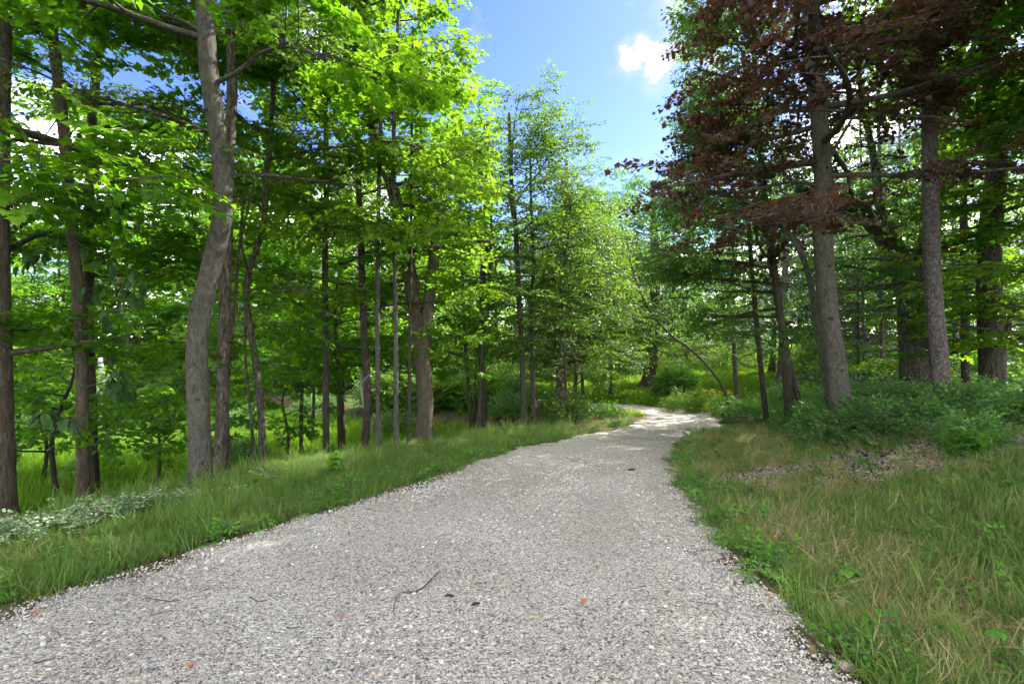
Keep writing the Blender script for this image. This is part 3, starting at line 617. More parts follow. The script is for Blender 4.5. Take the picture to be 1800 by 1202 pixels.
T('old_oak', 'huge gnarled old oak leaning left with massive spreading limbs', ptrunk([(1618,680),(1610,600),(1603,530),(1585,470),(1555,415),(1510,370),(1465,345),(1400,330)], 14, None), .44, .12, 'bark_rough', 'oak', 3.6, 18, 3.6, 31, bump=.07, sides=16, flare=.3,
  extra_trunks=[([at(1600,520,14), at(1625,440,14.2), at(1655,330,14.4), at(1660,230,14.6), at(1640,100,14.8), at(1620,0,15)], .26, .13)],
  limbs_extra=[([at(1590,500,14), at(1545,505,13.6), at(1500,507,13.2), at(1475,508,13)], .09, .04, 1), ([at(1592,530,14), at(1565,540,13.5), at(1530,546,13), at(1490,545,12.8)], .06, .025, 1), ([at(1552,412,14), at(1540,300,14.3), at(1520,200,14.5), at(1500,60,14.6)], .14, .05, 3), ([at(1655,330,14.4), at(1700,230,14.6), at(1760,160,15)], .12, .05, 3), ([at(1480,350,14), at(1440,300,14), at(1380,260,14.2)], .10, .04, 3)])
T('ridged_oak', 'stout deeply ridged trunk with a broken side arm, rightmost big one', ptrunk([(1748,668),(1743,590),(1738,500),(1742,400),(1752,300),(1750,240),(1740,100)], 13, 13), .30, .14, 'bark_rough', 'oak', 4.5, 26, 3.4, 32, bump=.05, sides=16, flare=.2,
  limbs_extra=[([at(1750,600,13), at(1768,585,12.8), at(1776,560,12.7), at(1800,558,12.5), at(1850,540,12.3)], .10, .05, 1), ([at(1750,260,13), at(1715,235,13), at(1680,170,13), at(1655,110,13.2)], .15, .08, 2), ([at(1752,220,13), at(1790,130,13), at(1830,60,13)], .13, .07, 3)])
T('right_maple', 'bright green layered maple reaching in from the right edge', [(13.9,11.2,0),(13.8,11.2,3),(14,11.3,6),(13.9,11.3,11)], .16, .05, 'bark_smooth', 'maple_light', 1.2, 56, 4.3, 33, mult=1, density=.8, elev=(.1,.4), bend=-.1, side_gap=.28, azr=(-170, 0))
# thin straight pines at the back right
for k, (px, py, Y, r, lab) in enumerate(((1520,668,18,.05,'thin bare pine pole left of the huge leaning oak'), (1552,668,17,.07,'taller bare pine pole just left of the huge oak base'), (1682,640,20,.11,'brown pine trunk between the near pine and ridged trunk'), (1699,655,16,.13,'dark fissured trunk just left of the stout ridged one'), (1588,660,20,.06,'dark pole half hidden by the huge oak'))):
    T('pine_tree', lab, ptrunk([(px,py),(px-3,520),(px-6,300)], Y, 13), r, r*.5, 'bark_pine' if k != 3 else 'bark_dark', 'needle' if k != 3 else 'oak', 3.2, 26, 2.0, 40+k, elev=(-.2,.2), group='pine poles behind the bank', flare=.1, sscale=1.3, side_gap=.4, merge=True, density=.7)
T('young_spruce', 'bluish young spruce glimpsed between the thin pine poles', [(12.6,17.6,0),(12.6,17.6,2),(12.6,17.6,5.2)], .06, .015, 'bark_dark', 'needle', .3, 34, 1.5, 46, elev=(-.1,.1), merge=True, side_gap=.2, profile=lambda f: 1.05-f, sscale=1.3)
# small saplings in the hollow on the left
for k, (px, py, Y, hh, lab) in enumerate(((105,880,9.5,3.6,'thin dark sapling left of the slender tan trunk'), (72,850,11,2.8,'short crooked sapling near the left edge'), (150,830,11,2.6,'spindly sapling standing in the lit hollow'), (672,0,0,0,''), (275,860,9,2.0,'tiny sapling in the weeds before the big grey trunk'), (530,790,14,5,'dark young trunk deep in the shaded hollow'), (605,785,15,5,'dark young trunk left of the tilted one'), (548,800,16,4.5,'slim trunk in the deep shade behind thin brown one'), (20,820,12,4,'sapling at the far left behind the brown trunk'), (500,800,12.5,2.6,'small bent sapling beside the crooked tree'), (600,820,13,6,'grey young trunk in the shaded hollow behind'))):
    if not Y: continue
    b = at(px, py, Y); b[2] = hz(b[0], b[1]); w = rng.uniform(-.2, .2, 4)
    T('sapling', lab, [b, b+[w[0], 0, hh*.4], b+[w[1], w[2], hh*.75], b+[w[3], 0, hh]], .022+.009*hh, .01, 'bark_dark', 'maple', .9 if hh < 4 else 2.4, 6+int(hh*2), 1.0+.25*hh, 60+k, group='saplings in the hollow', flare=.05, merge=True, keep=False, elev=(.2,.5))

# ---- woods behind: a few grown once, the rest copied with their parts
def copy_tree(root, loc, rz, s, label, group):
    r = root.copy(); col.objects.link(r); r.location = loc; r.rotation_euler = (0, 0, rz); r.scale = s if hasattr(s, '__len__') else (s, s, s)
    r['label'] = label; r['group'] = group
    for ch in root.children:
        c = ch.copy(); col.objects.link(c); c.parent = r
    return r
def back_tree(name, label, x, y, H, leaf, bark, reach, z0, seed, group, **k):
    b = np.array([x, y, hz(x, y)]); w = rng.uniform(-.4, .4, 4)
    kk = dict(merge=True, keep=False, side_gap=.6, spray_gap=.42, mult=2, jitter=2.2, trunk_n=14, sides=7, elev=(.0,.8), flare=.2); kk.update(k)
    return T(name, label, [b, b+[w[0], w[1], H*.35], b+[w[2], w[3], H*.7], b+[0, 0, H]], .012*H+.06, .04, bark, leaf, z0, 40, reach, seed, group=group, **kk)
GL, GR, GF = 'trees of the wood behind the hollow', 'trees of the wood behind the bank', 'trees beyond the far lawn'
LL_, LR_, LF_ = 'leafy tree in the dense green wood behind the hollow', 'leafy tree in the wood behind the undergrowth bank', 'leafy tree in the treeline beyond the far lawn'
protoA = back_tree('wood_tree', 'broad flat-leaved tree in the dense green wood behind the hollow', -15, 29, 13, 'far_maple', 'bark_dark', 5.0, 1.0, 201, GL)
protoB = back_tree('wood_tree', 'bright yellow-green tree in the dense green wood behind the hollow', -7, 27.5, 12, 'far_light', 'bark_dark', 4.4, .9, 202, GL)
protoC = back_tree('wood_tree', 'fine-leaved pale green tree in the treeline beyond the far lawn', 6, 44, 11, 'far_elm', 'bark_dark', 4.4, .8, 203, GF)
protoD = back_tree('wood_tree', 'dark oak-like tree in the wood behind the undergrowth bank', 20, 24, 14, 'far_oak', 'bark_dark', 5.0, 1.2, 204, GR)
protoE = back_tree('wood_pine', 'dark pine in the wood behind the undergrowth bank', 15, 27, 15, 'far_needle', 'bark_pine', 3.0, 2.5, 205, GR, elev=(-.2,.2), profile=lambda f: 1.05-.8*f)
P = [protoA, protoB, protoC, protoD, protoE]
KIND = {0: 'broad flat-leaved tree', 1: 'bright yellow-green tree', 2: 'fine-leaved pale green tree', 3: 'dark oak-like tree', 4: 'dark pine', 5: 'leafy tree'}
def put(k, x, y, s, lab, grp):
    lab = lab.replace('leafy tree', KIND[k])
    copy_tree(P[k], (x, y, hz(x, y)-.1), rng.uniform(0, 6.28), (s, s, s*rng.uniform(.85, 1.15)), lab, grp)
rr2 = random.Random(5)
for (y, x0, x1, st) in ((24, -42, -24, 5.5), (31, -46, -4, 5.0), (36, -52, 1, 5.5), (45, -60, -2, 6.5)):
    x = x0
    while x < x1:
        put(rr2.choice((0, 0, 1, 2)), x+rr2.uniform(-1, 1), y+rr2.uniform(-2, 2), rr2.uniform(.7, 1.0) if y < 40 else rr2.uniform(.9, 1.1), LL_, GL); x += st
for (y, x0, x1, st) in ((27, 17, 44, 5.5), (35, 18, 56, 6), (45, 20, 66, 7)):
    x = x0
    while x < x1:
        k = rr2.choice((3, 3, 0, 4)); put(k, x+rr2.uniform(-1, 1), y+rr2.uniform(-2, 2), rr2.uniform(.7, 1.0), LR_, GR); x += st
for (x, y, s, k) in ((0,42,1.0,2), (5.5,50,.9,2), (10.5,52,.85,3), (15,54,.85,2), (20,56,.9,0), (26,55,1,3), (11,38,.62,3), (14.5,40,.6,2), (3.2,34,.75,2), (-1,32,.8,1), (9,62,1,0), (16,64,1,2)):
    put(k, x, y, s, LF_, GF)
# trees that stand behind and beside the camera and keep the driveway in shade
protoF = T('roadside_tree', 'roadside tree outside the picture that shades the gravel', [(9.5,-.6,hz(9.5,-.6)),(9.6,-.6,4),(9.4,-.7,8),(9.5,-.6,13)], .2, .06, 'bark_smooth', 'maple', 4.0, 46, 4.6, 301, group='roadside trees around the viewpoint', merge=True, keep=False, sscale=1.2, mult=3, profile=lambda f: 1.1-.4*f)
P.append(protoF)
T('roadside_tree', 'tall roadside tree just outside the right edge shading the gravel', [(10.9,8.4,hz(10.9,8.4)),(10.9,8.4,4),(10.8,8.4,9),(10.8,8.4,15)], .2, .06, 'bark_smooth', 'maple', 7.2, 46, 4.4, 302, group='roadside trees around the viewpoint', merge=True, keep=False, sscale=1.2, mult=3, profile=lambda f: 1.05-.3*f, elev=(.1,.5))
for (x, y, s, k) in ((15,3.5,1.0,5), (12,4.3,1.0,5), (9.5,-7,1.0,5), (-9,-6,.9,5), (-13,2,.9,5), (22,9,1.0,5)):
    put(k, x, y, s, 'roadside tree outside the picture that shades the gravel', 'roadside trees around the viewpoint')

# ------------------------------------------------------------------ grasses and ground plants
def tuft(name, m, n, hgt, spread, seed, lay=.5, w=.004, heads=0):
    r = random.Random(seed); mb = MB()
    for q in range(n):
        a = r.uniform(0, 2*pi); h = hgt*r.uniform(.5, 1.15); l = r.uniform(.15, 1)*lay; b = np.array([r.uniform(-1, 1)*spread, r.uniform(-1, 1)*spread, -.01])
        pts = []; e = pi/2-l*.4; p = b.copy(); S = 4
        for k in range(S+1):
            pts.append(p.copy()); p = p+np.array([cos(a)*cos(e), sin(a)*cos(e), sin(e)])*h/S; e -= l*.42
        pts = np.array(pts); sd = np.array([-sin(a), cos(a), 0]); ww = w*r.uniform(.6, 1.4)*np.array([1, .9, .75, .45])
        V = np.vstack([pts[:4]-sd*ww[:, None], pts[:4]+sd*ww[:, None], pts[4:5]])
        mb.add(V, [np.array([[k, k+1, k+5, k+4] for k in range(3)]), np.array([[3, 8, 7]])], r.random())
    me = mb.mesh(name, [M[m]]); return unlinked(name, me)
GR_ = {
 'green': [tuft('grass_tuft', 'grass', 26, .17, .09, s, 1.3, .0034) for s in range(4)],
 'tall': [tuft('grass_tuft', 'grass', 20, .42, .08, 10+s, .8, .0040) for s in range(3)],
 'dry': [tuft('grass_tuft', 'dry', 24, .24, .13, 20+s, 2.1, .0016) for s in range(3)],
 'lawn': [tuft('grass_tuft', 'fern', 26, .14, .18, 30+s, .8, .008) for s in range(3)],
 'weed': [tuft('grass_tuft', 'fern', 26, .42, .22, 40+s, .7, .012) for s in range(3)],
}
def area_pts(n, x0, x1, y0, y1): return rng.uniform(x0, x1, n), rng.uniform(y0, y1, n)
def put_grass(name, key, X, Y, smin, smax, lean=.15):
    n = len(X); P_ = np.stack([X, Y, height(X, Y)], 1); rot = np.stack([rng.normal(0, lean, n), rng.normal(0, lean, n), rng.uniform(0, 6.28, n)], 1)
    o = scatter(name, 'g_'+key, GR_[key], P_, rot, rng.uniform(smin, smax, n)); return o
def mulchv(X, Y): return (1.2*np.exp(-(((X-5.9)/2.2)**2+((Y-6.2)/.9)**2))+np.exp(-(((X-3.6)/1.0)**2+((Y-7.0)/.5)**2)))*(.6+.8*vnoise(X, Y, .5, 71))
def zone(X, Y):
    d, s = dist_poly(X, Y, C18); return d, s > 0, road_dist(X, Y)
def sift(n, box, dens):
    X, Y = area_pts(n, *box); k = rng.random(n) < dens(X, Y); return X[k], Y[k]
def near_w(Y, X): return 1/(1+(np.hypot(X, Y)/6.0)**2)
def dens_green(X, Y):
    d, l, rd = zone(X, Y); nz = vnoise(X, Y, 1.1, 5)*.6+vnoise(X, Y, .35, 6)*.4
    k = sstep((rd+.16-.38*vnoise(X, Y, .5, 62))/.2)*np.where(l, sstep((.9-d)/.6), 1-.45*sstep((nz-.42)/.2)*(X > 1.5))
    return k*(1-np.clip(mulchv(X, Y)*1.15, 0, 1))*np.clip(near_w(Y, X)*1.6, 0, 1)
gA = [sift(90000, (-9, 11, 1.2, 13), dens_green), sift(16000, (-4, 14, 12, 24), dens_green)]
X = np.concatenate([g[0] for g in gA]); Y = np.concatenate([g[1] for g in gA])
k = (Y > 14.5) & (X > .5) & (rng.random(len(X)) < .35); X, Y = X[~k], Y[~k]
tag(put_grass('grass', 'green', X, Y, .6, 1.3), 'short green grass growing on both verges of the gravel', 'grass', kind='stuff')
def dens_tall(X, Y):
    d, l, rd = zone(X, Y); nz = vnoise(X, Y, .9, 15)
    return sstep((rd-.2)/.4)*np.where(l, sstep((.8-d)/.5), .35*(X > 2)*np.clip(1.6-Y/4, 0, 1)+.8*(X < 2))*sstep((nz-.35)/.3)*(1-np.clip(mulchv(X, Y), 0, 1))*np.clip(near_w(Y, X)*1.8, 0, 1)
X, Y = sift(16000, (-9, 11, 1.2, 16), dens_tall)
tag(put_grass('tall_grass', 'tall', X, Y, .5, 1.15, .25), 'tall arching seed grass standing in the green verges', 'grass', kind='stuff')
def dens_dry(X, Y):
    d, l, rd = zone(X, Y); nz = vnoise(X, Y, 1.1, 5)*.6+vnoise(X, Y, .35, 6)*.4
    return sstep((rd-.15)/.4)*np.where(l, .10*(d < .8), np.where(X > 1.5, .34+.6*sstep((nz-.40)/.2), .12))*(1-.8*np.clip(mulchv(X, Y), 0, 1))*np.clip(near_w(Y, X)*2.0, 0, 1)
X, Y = sift(62000, (-9, 11, 1.2, 18), dens_dry)
tag(put_grass('dry_grass', 'dry', X, Y, .5, 1.2, .4), 'straw coloured dry grass matted on the right-hand slope', 'dry grass', kind='stuff')
# lawn beyond the bend and the sunlit meadow
def dens_lawn(X, Y):
    d, l, rd = zone(X, Y); return (rd > .1)*np.where(l, (d < 1.)*1., 1.)*np.clip(22/Y, 0, 1)**2
X, Y = sift(42000, (-2, 26, 17, 44), dens_lawn)
tag(put_grass('lawn_grass', 'lawn', X, Y, .7, 1.5), 'mown green lawn grass beyond the bend of the driveway', 'grass', kind='stuff')
def dens_hollow(X, Y):
    d, l, rd = zone(X, Y); return l*sstep((d-1.6-1.8*(Y < 9.5))/2.5)*(.35+.65*vnoise(X, Y, 2.2, 21))*(rd > .3)
X, Y = sift(70000, (-26, 4, 7, 29), dens_hollow)
tag(put_grass('hollow_grass', 'weed', X, Y, .7, 1.5, .2), 'lush bright weeds and grass filling the sunlit hollow', 'weeds', kind='stuff')

def put_sprays(name, key, X, Y, Z, smin, smax, tilt=.5, pitch=.3):
    n = len(X); rot = np.stack([rng.normal(0, tilt, n), -np.abs(rng.normal(pitch, .35, n)), rng.uniform(0, 6.28, n)], 1)
    return scatter(name, key, SPR[key], np.stack([X, Y, Z], 1), rot, rng.uniform(smin, smax, n))
# undergrowth bank on the right: lumpy mass of leaves
def under_mask(X, Y):
    front = 7.45-.08*(X-4)+.5*(vnoise(X, Y*0, 1.1, 30)-.5)*2
    e = sstep((Y-front)/.6)*sstep((X-(4.7+.42*(Y-8)))/.9)*sstep((19-Y)/3)
    return e
def under_h(X, Y): return (.12+.46*vnoise(X, Y, 1.0, 31)+.16*vnoise(X, Y, .4, 32))*under_mask(X, Y)*(1+.04*np.clip(Y-8, 0, 6))
X, Y = area_pts(34000, 3.4, 20, 6.2, 19); k = (under_mask(X, Y) > .08) & (rng.random(len(X)) < np.clip(9.5/Y, 0, 1)**2.0); X, Y = X[k], Y[k]
Z = height(X, Y)+under_h(X, Y)*rng.uniform(.25, 1, len(X))**.6-.03
tag(put_sprays('undergrowth', 'creeper', X, Y, Z, .7, 1.2), 'knee-high leafy undergrowth covering the bank under the trees', 'undergrowth', kind='stuff')
# undergrowth in the woods either side, further back
def scatter_band(name, key, n, box, hmax, fn, lab, cat, s=(.8, 1.4)):
    X, Y = area_pts(n, *box); k = rng.random(n) < fn(X, Y); X, Y = X[k], Y[k]
    Z = height(X, Y)+hmax*(.3+.7*vnoise(X, Y, 1.8, 41))*rng.random(len(X))
    tag(put_sprays(name, key, X, Y, Z, *s), lab, cat, kind='stuff')
scatter_band('wood_undergrowth', 'far_elm', 9500, (-48, 0, 26, 44), 2.8, lambda X, Y: .9*(road_dist(X, Y) > .8), 'bushy undergrowth along the edge of the wood behind the hollow', 'undergrowth', (.6, 1.1))
scatter_band('thicket_undergrowth', 'far_elm', 8000, (10, 50, 17, 42), 2.4, lambda X, Y: (X > 8+.45*(Y-8))*1., 'bushy undergrowth between the trees behind the bank', 'undergrowth', (.6, 1.1))
scatter_band('far_undergrowth', 'far_light', 2600, (-2, 40, 40, 60), 2.4, lambda X, Y: .8+0*X, 'bright bushes along the treeline beyond the far lawn', 'undergrowth', (.7, 1.2))
# low broad-leaved weeds along both gravel edges
def dens_weed(X, Y):
    d, l, rd = zone(X, Y); return (np.exp(-((rd-.35)/.35)**2)+.22)*(rd > .03)*sstep((vnoise(X, Y, .5, 51)-.42)/.2)*np.where(l, d < .4, True)*np.clip(near_w(Y, X)*1.8, 0, 1)
X, Y = sift(26000, (-7, 8, 1.5, 16), dens_weed); Z = height(X, Y)+rng.uniform(.01, .08, len(X))
tag(put_sprays('verge_weeds', 'bush', X, Y, Z, .45, 1.0), 'low broad-leaved weeds creeping along the gravel edges', 'weeds', kind='stuff')
def dens_pale(X, Y):
    d, s = dist_poly(X, Y, C18); a = .9*np.exp(-((d*s+.50)/.24)**2)*sstep((7.4-Y)/1.6)*(Y > 1.5)*sstep((8.6-Y)/3); return a*sstep((vnoise(X, Y, .45, 55)-.2)/.3)
X, Y = sift(22000, (-8, -3, 2.5, 8.5), dens_pale); Z = height(X, Y)+rng.uniform(.06, .17, len(X))
tag(put_sprays('variegated_groundcover', 'pale', X, Y, Z, .7, 1.1, .3, .1), 'whitish variegated ground cover along the crest of left verge', 'ground cover', kind='stuff')

# ------------------------------------------------------------------ gravel
def stone(seed):
    import bmesh
    bm = bmesh.new(); bmesh.ops.create_icosphere(bm, subdivisions=1, radius=1); r = random.Random(seed)
    sx, sy, sz = r.uniform(.8, 1.25), r.uniform(.65, 1), r.uniform(.45, .75)
    for v in bm.verts:
        k = r.uniform(.78, 1.15); v.co.x *= sx*k; v.co.y *= sy*k; v.co.z *= sz*k
    me = bpy.data.meshes.new('pebble'); bm.to_mesh(me); bm.free(); me.materials.append(M['stone']); return unlinked('pebble', me)
ST = [stone(s) for s in range(6)]
def dens_grav(X, Y):
    rd = road_dist(X, Y); return np.where(rd < .02, 1, np.exp(-(rd/.12)**2)*.2*sstep((vnoise(X, Y, .35, 61)-.35)/.3))*np.clip(3.0/np.hypot(X, Y), 0, 1)**2.0
X, Y = sift(430000, (-5.2, 2.4, 1.7, 10.5), dens_grav); n = len(X)
s = rng.lognormal(math.log(.0060), .36, n)*np.clip(np.hypot(X, Y)/4.2, 1, 1.5)
tl = dist_poly(X, Y, LEs[::8])[0]; tr_ = dist_poly(X, Y, REs[::8])[0]; tt = tl/(tl+tr_+1e-6)+.05*(vnoise(X, Y, 1.5, 66)-.5)
track = np.exp(-((tt-.30)/.09)**2)+np.exp(-((tt-.70)/.09)**2)      # wheels have pressed the stones finer here
s = np.clip(s*(1.14-.34*track)*np.where(road_dist(X, Y) > -.35, .72, 1), .003, .020)
P_ = np.stack([X, Y, zroad(X, Y)+(vnoise(X, Y, .25, 8)-.5)*.012+s*.15], 1)
rot = np.stack([rng.normal(0, .35, n), rng.normal(0, .35, n), rng.uniform(0, 6.28, n)], 1)
tag(scatter('gravel', 'stone', ST, P_, rot, s), 'loose pale crushed gravel stones covering the driveway', 'gravel', kind='stuff')
import sys; sys.stderr.write('counts stones %d sprays %d\n' % (n, sum(r.get('n_sprays', 0) for r in TREES)))

# wood chips on the bare patch, leaf litter below the left bank
def chip(seed, m, flatk, leafy=False):
    r = random.Random(seed); mb = MB()
    if leafy: add_leaf(mb, 'oak' if seed % 2 else 'oval', (0, 0, 0), 0, 0, 0, 1, r.random(), .35, -.3)
    else:
        a, b, h = r.uniform(.4, 1), r.uniform(.12, .3), .06
        v = [(-a,-b,0),(a,-b*.6,0),(a*.9,b,0),(-a*.8,b*.8,0),(-a,-b,h),(a,-b*.6,h*1.4),(a*.9,b,h),(-a*.8,b*.8,h*1.3)]
        mb.add(v, [np.array([[4,5,6,7],[0,1,5,4],[1,2,6,5],[2,3,7,6],[3,0,4,7]])], r.random())
    return unlinked('chip', mb.mesh('chip', [M[m]]))
CH = [chip(s, 'chip', 1) for s in range(4)]; LT = [chip(s, 'litter', 1, True) for s in range(4)]
X, Y = sift(14000, (1.9, 9, 5, 8.6), lambda X, Y: np.clip(mulchv(X, Y)*1.2-.15, 0, 1)); n = len(X)
tag(scatter('wood_chips', 'chips', CH, np.stack([X, Y, height(X, Y)+.012], 1), np.stack([rng.normal(0, .4, n), rng.normal(0, .4, n), rng.uniform(0, 6.3, n)], 1), rng.uniform(.02, .055, n)), 'weathered grey wood chips on the bare patch below the undergrowth', 'wood chips', kind='stuff')
def dens_lit(X, Y):
    d, l, rd = zone(X, Y); return np.where(l, sstep((d-.7)/.5)*sstep((5.5-d)/2), .04*(rd > 0))+.9*np.exp(-((rd-.05)/.09)**2)*(Y > 0)
X, Y = sift(16000, (-10, 8, 1.5, 12), dens_lit); n = len(X)
tag(scatter('leaf_litter', 'litter', LT, np.stack([X, Y, height(X, Y)+.02], 1), np.stack([rng.normal(0, .4, n), rng.normal(0, .4, n), rng.uniform(0, 6.3, n)], 1), rng.uniform(.03, .075, n)), 'brown fallen leaves lying below the verge and along gravel edge', 'leaf litter', kind='stuff')

# ------------------------------------------------------------------ single plants and small things
def plant(name, label, cat, x, y, key, n, rad, hgt, smin, smax, stems=6, group=None, sink=.3, stem_mat='twig'):
    b = np.array([x, y, hz(x, y)]); root = tag(empty(name, b), label, cat, group); mb = MB(); tips = []
    for q in range(stems):
        a = rng.uniform(0, 6.28); t_ = np.array([cos(a)*rad*.6, sin(a)*rad*.6, hgt*.75]); p = spline(np.array([[0,0,-.03], t_*[.35,.35,.5], t_]), 6); tube(mb, p, np.linspace(.006, .002, 6), 4)
    link('stem', mb.mesh('stem', M[stem_mat]), root)
    th = rng.uniform(0, 6.28, n); ph = np.arccos(rng.uniform(-.15, 1, n)); r_ = rng.uniform(.35, .85, n)
    P_ = np.stack([np.cos(th)*np.sin(ph)*rad*r_, np.sin(th)*np.sin(ph)*rad*r_, np.clip(hgt*(sink+(1-sink)*np.cos(ph)*r_), .02, 9)], 1)
    rot = np.stack([rng.normal(0, .4, n), -(pi/2-ph)*.7+rng.normal(0, .2, n), th+rng.normal(0, .4, n)], 1)
    c = scatter('foliage', key, SPR[key], P_, rot, rng.uniform(smin, smax, n), root); c['kind'] = 'stuff'; return root
def gp(px, py):
    """the spot of ground seen at a pixel"""
    d = at(px, py, 1.)-np.array([0, 0, EYE])
    t_ = np.arange(1.5, 60, .02); h = height(d[0]*t_, d[1]*t_); k = int(np.argmax(EYE+d[2]*t_ <= h)); return d[0]*t_[k], d[1]*t_[k]
x, y = gp(1660, 798); plant('leafy_bush', 'vivid light green rounded bush on the bare edge of the bank', 'bush', x-.05, y-.3, 'bush', 300, .19, .32, .4, .66, 10)
x, y = gp(1735, 790); plant('leafy_bush', 'darker small bush right of the vivid green one', 'bush', x, y+.25, 'creeper', 130, .24, .34, .5, .8, 8)
x, y = gp(1520, 775); plant('leafy_bush', 'low dark leafy clump before the copper maple', 'bush', x, y+.2, 'creeper', 130, .42, .42, .7, 1.0, 8)
x, y = gp(1225, 728); plant('leafy_bush', 'dark green leafy perennial clump edging the outer bend', 'bush', x, y+1.0, 'fern', 120, .7, .55, .7, 1.1, 10, 'perennials at the bend')
x, y = gp(1272, 730); plant('leafy_bush', 'second perennial clump right of the darker one at the bend', 'bush', x, y+1.0, 'fern', 100, .6, .5, .7, 1.1, 10, 'perennials at the bend')
x, y = gp(1075, 734); plant('leafy_bush', 'rounded weed clump on the tongue of grass inside the bend', 'bush', x-.2, y-.2, 'creeper', 90, .35, .3, .8, 1.2, 8)
for k, (px, py, hh, lab) in enumerate(((410, 830, .75, 'leafy seedling at the foot of the scaly trunk'), (700, 765, .6, 'leafy seedling behind the thin tan poles'), (1385, 730, 1.1, 'leafy shrub at the foot of the twin dark trunks'), (1425, 735, .9, 'leafy shrub left against the copper maple base'), (1310, 742, .5, 'low shrub before the slanting dark trunk'), (1780, 690, 1.1, 'taller shrub by the stout ridged trunk'), (1555, 680, 1.0, 'shrub under the huge leaning oak'), (990, 744, .7, 'shrub at the foot of the wavy stem clump'), (965, 735, 1.0, 'shrub between the slim trunk and grey stub'), (900, 738, 1.0, 'shrub behind the tall airy tree base'), (60, 760, 1.5, 'shrub in the hollow behind the brown trunk'), (430, 770, 1.2, 'shrub in the shade behind the scaly trunk'), (560, 745, 1.4, 'shrub in deep shade behind the crooked tree'))):
    x, y = gp(px, py); plant('shrub', lab, 'shrub', x, y, 'creeper' if k not in (1, 7) else 'elm', 140, .5+.25*hh, hh, .9, 1.5, 8)
for k in range(7):
    x = -5.6+k*.92+rng.uniform(-.2, .2); y = 20.6-.19*(x+5.6)-.15+rng.uniform(-.25, .25); hh = rng.uniform(1.0, 1.5)
    plant('shrub', ['arching shrub', 'rounded shrub', 'upright shrub'][k % 3]+' in the row screening the far driveway, number %s from the wood side' % ['first','second','third','fourth','fifth','sixth','seventh','eighth','ninth'][k], 'shrub', x, y, 'elm_wide' if k % 2 else 'creeper', 200, .75, hh, 1.1, 1.7, 9, 'shrubs along the far driveway')
# yellow flowers by the bend
x, y = gp(1252, 716); root = tag(empty('yellow_flower_patch', (x, y, hz(x, y))), 'small patch of yellow flowers beside the perennial clump at the bend', 'flowers')
mb = MB(); mf = MB()
for q in range(46):
    dx, dy, h = rng.normal(0, .55), rng.normal(0, .25), rng.uniform(.45, .75)
    tube(mb, [(dx, dy, 0), (dx+.02, dy, h*.6), (dx+.03, dy, h)], .006, 3)
    for w in range(6): add_leaf(mf, 'oval', (dx+.03, dy, h), w*1.05, .3, 0, .09, rng.random(), .2, .2)
link('stem', mb.mesh('stem', M['fern']), root); o_ = link('blossom', mf.mesh('blossom', M['flower']), root); o_['kind'] = 'stuff'

# big drooping leaves low on the slender tree: every leaf a part of its own
LFM = []
for q in range(4):
    mb = MB(); add_leaf(mb, 'broad', (0, 0, 0), 0, 0, 0, 1, .2+.2*q, .18, .45+.1*q); LFM.append(mb.mesh('leaf', M['big']))
slender = [r for r in TREES if r.name == 'slender_tree'][0]; b0 = np.array(slender.location)
r4 = random.Random(9)
boughs = [([(150,560),(185,545),(215,560),(240,575)], 7.2, 13), ([(140,520),(165,505),(200,500),(245,520)], 7.1, 14), ([(150,680),(185,672),(205,665),(228,700)], 7.2, 12), ([(140,760),(120,735),(85,720),(55,740)], 7.2, 14), ([(128,420),(160,440),(200,460),(250,490)], 7.0, 16), ([(120,370),(90,400),(60,450),(30,470)], 7.1, 14), ([(112,300),(150,330),(200,350),(240,400)], 6.9, 18), ([(150,610),(180,625),(205,655),(215,690)], 7.2, 12), ([(100,200),(150,230),(230,270),(290,300)], 6.8, 18), ([(100,210),(70,250),(30,280),(0,300)], 7, 14)]
for pts, Y, nlv in boughs:
    P_ = spline(np.array([at(px, py, Y-.12*i) for i, (px, py) in enumerate(pts)]), 12); mb = MB(); tube(mb, P_-b0, np.linspace(.012, .003, 12), 4); link('limb', mb.mesh('limb', M['bark_brown'], True), slender)
    for q in range(nlv):
        k = r4.randint(3, 11); p = P_[k]+np.array([r4.uniform(-.07, .07), r4.uniform(-.12, .12), r4.uniform(-.1, .03)])
        lf = link('leaf', LFM[q % 4], slender, p-b0); lf.rotation_euler = (r4.uniform(-.5, .5), r4.uniform(.3, 1.1), r4.uniform(0, 6.28)); z_ = r4.uniform(.13, .21); lf.scale = (z_, z_, z_)

# tall palmate weed in the lower right corner
def weed(name, label, px, py, hgt, nl, size, tiers=1):
    x, y = gp(px, py); b = np.array([x, y, hz(x, y)]); root = tag(empty(name, b), label, 'weed'); mb = MB()
    P_ = spline(np.array([[0,0,-.03],[.01,.01,hgt*.5],[-.02,.01,hgt]]), 8); tube(mb, P_, np.linspace(.006, .003, 8), 5); link('stem', mb.mesh('stem', M['bush'], True), root)
    for tt in range(tiers):
        zt = P_[-1]-np.array([0, 0, tt*hgt*.22])
        for q in range(nl):
            a = q*2*pi/nl+tt*.5+r4.uniform(-.2, .2); mb = MB(); add_leaf(mb, 'broad', (0, 0, 0), 0, 0, 0, size*(1+.15*tt), r4.random(), .12, .35)
            lf = link('leaf', mb.mesh('leaf', M['bush']), root, zt); lf.rotation_euler = (0, r4.uniform(-.05, .35), a)
weed('palmate_weed', 'upright weed with a star of pointed leaves in dry grass, lower right corner', 1765, 1190, .24, 7, .062)
weed('broadleaf_weed', 'low round-leaved weed at the very bottom beside the gravel', 1700, 1185, .07, 6, .085)
weed('broadleaf_weed', 'yellowing broad-leaved weed touching the bottom gravel edge', 1625, 1195, .05, 5, .07)
